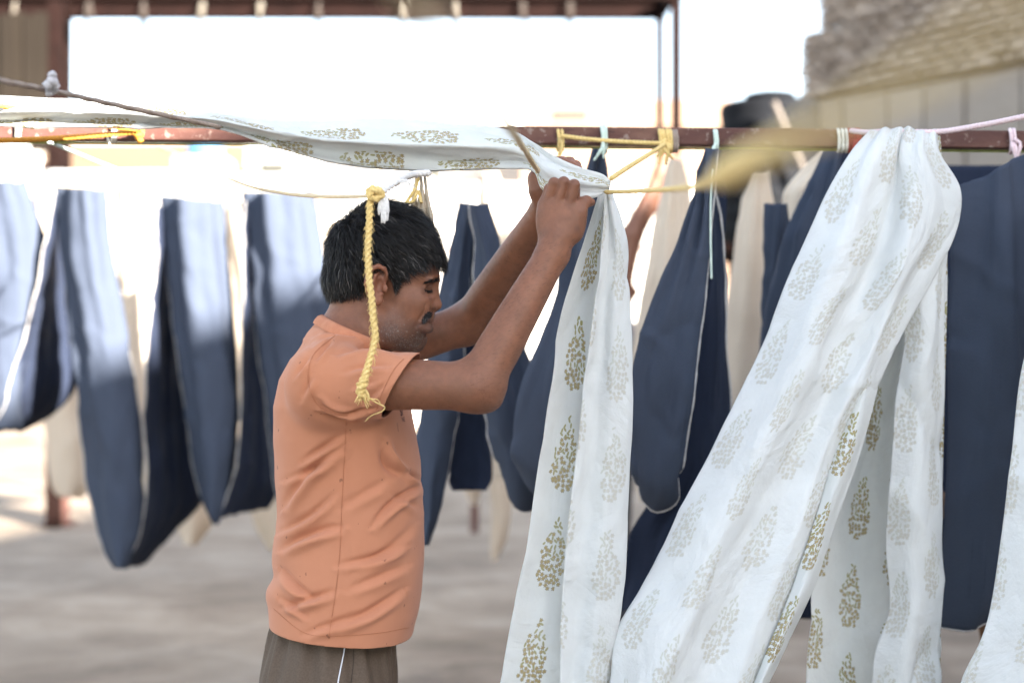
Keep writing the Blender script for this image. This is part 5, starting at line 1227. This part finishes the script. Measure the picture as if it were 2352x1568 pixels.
for q in range(150):      # loose fibres along the rope
    i = random.uniform(0, 10.9); k = int(i); f = i - k; a = P(*[u * (1 - f) + w * f for u, w in zip(pts_y[k], pts_y[k + 1])]); s_ = random.choice((-1, 1))
    a = a + Vector((s_ * .005, -.002, 0)); fz.append(tube_mesh('f', [a, a + Vector((s_ * .002, -.001, -.004)), a + Vector((s_ * random.uniform(.001, .005), -.002, -random.uniform(.004, .012)))], .00028, 4, 3))
link('fibre', join_meshes('fibre', fz), MAT['rope_yellow'], hy)
tag(hy, 'twisted yellow rope with a frayed end dangling in front of the man\'s ear', 'rope')
# white rag rope from the yellow knot up to the cloth, with its torn tail
wr_ = empty('white_rag_rope', P(885, 440, 2.40))
rope_obj('strand', [P(868, 446, 2.38), P(890, 432, 2.40), P(915, 415, 2.44), (P(945, 402, 2.55)), P(985, 398, 2.60)], .0062, MAT['rope_white'], wr_, 90, 12, 180, .06, None, 3, .22)
tl = []
for q in range(14):
    a = P(880 + random.uniform(-8, 10), 452 + random.uniform(-6, 6), 2.375); L = random.uniform(.022, .046)
    b = a + Vector((random.uniform(-.005, .006), -.003, -L * .5)); c = b + Vector((random.uniform(-.006, .006), 0, -L * .5))
    tl.append(tube_mesh('t', [a, b, c], random.uniform(.0016, .0032), 12, 5, 0, 3, .1, .3, (1, 1.1, .5)))
link('torn_tail', join_meshes('torn_tail', tl), MAT['rope_white'], wr_); tl = []
for q in range(8):
    a = P(915 + random.uniform(-4, 6), 418 + random.uniform(-2, 4), 2.43); tl.append(tube_mesh('t', [a, a + Vector((.012, 0, .002)), a + Vector((random.uniform(.015, .028), 0, -random.uniform(.0, .018)))], .0015, 10, 5, 0, 3, .1, .3, (1, 1, .4)))
link('loose_thread', join_meshes('loose_thread', tl), MAT['rope_white'], wr_)
tag(wr_, 'torn white rag twisted into a cord above the man\'s hair', 'rope')
# rag strips behind the head
beige = noisy('beige_rag', (.46, .38, .28), (.62, .54, .43), 40, .95, .3)
for i, (x0, x1, y1, w) in enumerate(((958, 950, 482, 7), (966, 972, 488, 9), (974, 988, 500, 8), (968, 962, 470, 5))):
    g = [[(x0 - w * .4, 396, 2.72), (x0, 396, 2.715), (x0 + w * .4, 396, 2.72)], [((x0 + x1) / 2 - w * .6, (396 + y1) / 2, 2.70), ((x0 + x1) / 2, (396 + y1) / 2, 2.692), ((x0 + x1) / 2 + w * .6, (396 + y1) / 2, 2.70)], [(x1 - w, y1, 2.70), (x1, y1, 2.69), (x1 + w, y1, 2.70)], [(x1 - w * .8, y1 + 40, 2.71), (x1, y1 + 42, 2.70), (x1 + w * .8, y1 + 40, 2.71)]]
    tag(sheet('rag_strip', [(g, 10, 40)], [beige], None, .0012, .0015, 60, 90 + i), 'beige rag strip hanging under the stretched cloth behind the hair', 'rag', 'beige rag strips under the stretched cloth')
rp('yellow_rope', 'little yellow cord loop among the beige rag strips', [(962, 398, 2.70), (955, 430, 2.69), (934, 466, 2.685), (948, 462, 2.68), (960, 440, 2.69), (968, 466, 2.68)], .0032, 'rope_yellow')
# rope coming from above the photographer down to the far hand
rp('brown_rope', 'thin brown rope dropping from overhead to the gathered cloth', [(700, -480, .34), (860, -180, .44), (965, 10, .56), (1075, 165, .85), (1165, 285, 1.45), (1205, 345, 2.38), (1236, 393, 2.53)], .0046, 'rope_cream', n=240, twist=240)
# cream rope from the gathered cloth towards the photographer
rp('long_yellow_rope', 'yellow rope running from the gathered cloth out over the photographer', [(1392, 441, 2.535), (1440, 440, 2.42), (1520, 436, 2.10), (1590, 429, 1.60), (1650, 408, 1.10), (1720, 372, .80), (1800, 332, .62), (1900, 284, .50), (2020, 222, .42), (2200, 122, .34), (2450, -30, .28), (2800, -240, .24)], .0048, 'rope_yellow', n=260, twist=200, taper=(.8, .8, .8, .8, .8, .8, .8, .8, .8, .8, .85, .95, 1.3, 1.9, 2.1, 1.9, 1.4, .9, .65, .55, .5))
rp('yellow_rope', 'thin yellow rope rising from the gathered cloth to the rail knot', [(1404, 410, 2.545), (1440, 386, 2.68), (1490, 355, 2.86), (1526, 332, 2.99)], .0042, 'rope_yellow', n=100, twist=260)
rp('yellow_rope', 'yellow cord stretched along the front of the rail', [(1288, 312, 3.0), (1340, 319, 3.005), (1430, 326, 3.01), (1526, 330, 3.01)], .0045, 'rope_yellow', n=160, twist=260)
def tie(name, label, x, m, turns=3, w=8, r=.0035, tails=2, y0=296, y1=346, group=None, dd=0):
    cl = []; yc = (y0 + y1) / 2
    for t in range(turns):
        xx = x + (t - (turns - 1) / 2) * w + random.uniform(-2, 2)
        cl.append(tube_mesh('t', [P(xx - 3, y0 + 8, BD + .03), P(xx - 2, y0, BD), P(xx, y0 + 6, BD - .028), P(xx + 2, yc, BD - .030), P(xx + 1, y1 - 6, BD - .028), P(xx - 1, y1, BD), P(xx - 2, y1 - 6, BD + .03)], r, 30, 7, 0, 3, .1, .12))
    for t in range(tails):
        a = P(x + random.uniform(-4, 4), yc + random.uniform(-6, 8), BD - .034)
        cl.append(tube_mesh('t', [a, a + Vector((random.uniform(-.012, .012), -.01, -.012)), a + Vector((random.uniform(-.02, .02), -.008, -random.uniform(.03, .06)))], r * .9, 14, 6, 0, 3, .1, .2, (1, 1, .5)))
    return tag(link(name, join_meshes(name, cl), MAT[m]), label, 'tie', group)
tie('cord_tie', 'pale tie round the rail below the plank screen', 40, 'tie_white', 2, 10, .0035, 0, 272, 318)
tie('cord_tie', 'pale tie round the rail just left of the orange knot', 261, 'tie_white', 2, 9, .0035, 1, 280, 326)
tie('cord_tie', 'yellow tie on the rail above the far hand', 1288, 'rope_yellow', 2, 7, .0034, 2, 298, 346)
tie('cord_tie', 'pale green tie standing up from the rail', 1386, 'tie_green', 2, 7, .0045, 2, 290, 350)
tie('cord_tie', 'bulky yellow knot on the rail with loose ends', 1528, 'rope_yellow', 4, 8, .0045, 6, 298, 350)
tie('cord_tie', 'dark rope coil on the rail next to the bulky yellow knot', 1550, 'rope_grey', 2, 6, .004, 0, 300, 348)
tie('cord_tie', 'pale green tie above the long blue loop', 1645, 'tie_green', 2, 5, .0032, 2, 298, 352)
tie('cord_tie', 'cream double tie on the rail next to the red knot', 1936, 'tie_white', 3, 9, .0036, 0, 298, 348)
tie('cord_tie', 'red knotted cord on the rail by the pink rope', 1962, 'rope_red', 4, 8, .0048, 4, 298, 348)
tie('cord_tie', 'pink red tie on the scabby end of the rail', 2325, 'rope_pink', 2, 9, .0038, 3, 298, 352)
rp('pink_rope', 'pink rope tied to the rail and rising to the right', [(1955, 300, 3.02), (1990, 304, 2.9), (2040, 302, 2.80), (2150, 303, 2.79), (2240, 290, 2.72), (2352, 268, 2.62), (2600, 215, 2.4)], .0052, 'rope_pink', n=240, twist=260)
rp('green_rope', 'pale green cord hanging from the tie down the blue loop', [(1645, 346, 3.0), (1634, 430, 2.98), (1632, 520, 2.98), (1634, 640, 2.98)], .0022, 'tie_green')
# brown trestle legs under the large blue cloth
tl_ = empty('wooden_trestle', P(2200, 1568, 3.5)); tl_.location.z = 0; tw = noisy('trestle_wood', (.14, .075, .04), (.24, .14, .08), 6, .8, .3, .004, .2, (1, 1, .2))
tx = tl_.location.x
for sx, yy in ((-1, 3.35), (1, 3.35), (-1, 3.75), (1, 3.75)):
    beam_between('leg', (tx + sx * .26, yy, 0), (tx + sx * .05, 3.55, .95), .04, .04, tw, tl_)
beam_between('top_bar', (tx, 3.3, .965), (tx, 3.8, .965), .05, .05, tw, tl_)
tag(tl_, 'brown wooden trestle standing under the large blue cloth', 'trestle')

# ================================================================== SECOND WORKER, half hidden behind the cloths
q2 = empty('person', P(1405, 1300, 6.6)); q2.location.z = 0; qx = q2.location.x; qd = 6.6
S2 = Sdf(); Q = lambda x, y, d=qd: np.array(P(x, y, d))
hd = Q(1412, 655)
S2.ell(hd, (.085, .075, .11), 0, .02); S2.ell(hd + [.05, 0, -.04], (.045, .05, .06), 0, .03); S2.cone(hd + [.09, 0, -.02], hd + [.10, 0, -.035], .012, .014, .02)
S2.cone(hd + [-.01, 0, -.08], hd + [-.02, 0, -.18], .055, .06, .03)
S2.cone(hd + [-.02, 0, -.26], hd + [-.02, 0, -.72], .13, .12, .05); S2.cone(hd + [-.02, -.17, -.24], hd + [-.02, .17, -.24], .07, .07, .05)
for sg, el, ha in ((-1, Q(1446, 540, 6.42), Q(1516, 398, 6.45)), (1, Q(1455, 545, 6.78), Q(1530, 412, 6.75))):
    sh = hd + [-.01, sg * .18, -.22]; S2.cone(sh, el, .055, .045, .03); S2.cone(el, ha, .043, .028, .02); S2.cone(ha, ha + [.02, 0, .07], .034, .028, .02)
    for f in range(4): S2.cone(ha + [.0 + .016 * f, 0, .075], ha + [.012 + .018 * f, -.01, .12 - .006 * abs(f - 1)], .0105, .009, .004)
    S2.cone(ha + [.03, -.01, .03], ha + [.07, -.02, .06], .012, .010, .006)
    S2.cone(hd + [-.02, sg * .09, -.75], hd + [-.02, sg * .1, -1.15], .085, .06, .03); S2.cone(hd + [-.02, sg * .1, -1.15], np.array([hd[0] - .02, hd[1] + sg * .11, .07]), .055, .04, .02)
    S2.cone(np.array([hd[0] - .05, hd[1] + sg * .11, .04]), np.array([hd[0] + .14, hd[1] + sg * .12, .03]), .038, .03, .02)
v_, f_ = S2.mesh(.010, np.array([hd[0] - .3, qd - .4, -.02]), np.array([hd[0] + .5, qd + .4, 2.3]), 2)
m2_ = mesh_np('body', v_, f_); cc = np.tile(np.array([.15, .062, .036]), (len(v_), 1))
cc[((v_ - (hd + [-.02, 0, .03]))**2).sum(1) < .105**2] = (.012, .010, .009); set_col(m2_, cc)
link('body', m2_, body.data.materials[0], q2)
S3 = Sdf(); S3.cone(hd + [-.02, 0, -.27], hd + [-.02, 0, -.78], .150, .145, .05); S3.cone(hd + [-.02, -.17, -.24], hd + [-.02, .17, -.24], .085, .085, .05)
v_, f_ = S3.mesh(.012, np.array([hd[0] - .3, qd - .4, .5]), np.array([hd[0] + .3, qd + .4, 1.7]), 1)
link('shirt', mesh_np('shirt', v_, f_), noisy('grey_shirt', (.22, .20, .20), (.28, .26, .26), 20, .9, .2), q2)
S4 = Sdf()
for sg in (-1, 1): S4.cone(hd + [-.02, sg * .085, -.75], hd + [-.02, sg * .1, -1.15], .105, .085, .03); S4.cone(hd + [-.02, sg * .1, -1.15], np.array([hd[0] - .02, hd[1] + sg * .11, .12]), .085, .075, .02)
v_, f_ = S4.mesh(.014, np.array([hd[0] - .3, qd - .4, .02]), np.array([hd[0] + .3, qd + .4, 1.1]), 1)
link('trousers', mesh_np('trousers', v_, f_), noisy('dark_trousers', (.03, .03, .035), (.05, .05, .055), 20, .9, .2), q2)
tag(q2, 'second worker in a grey shirt reaching up behind the hanging cloths', 'person')
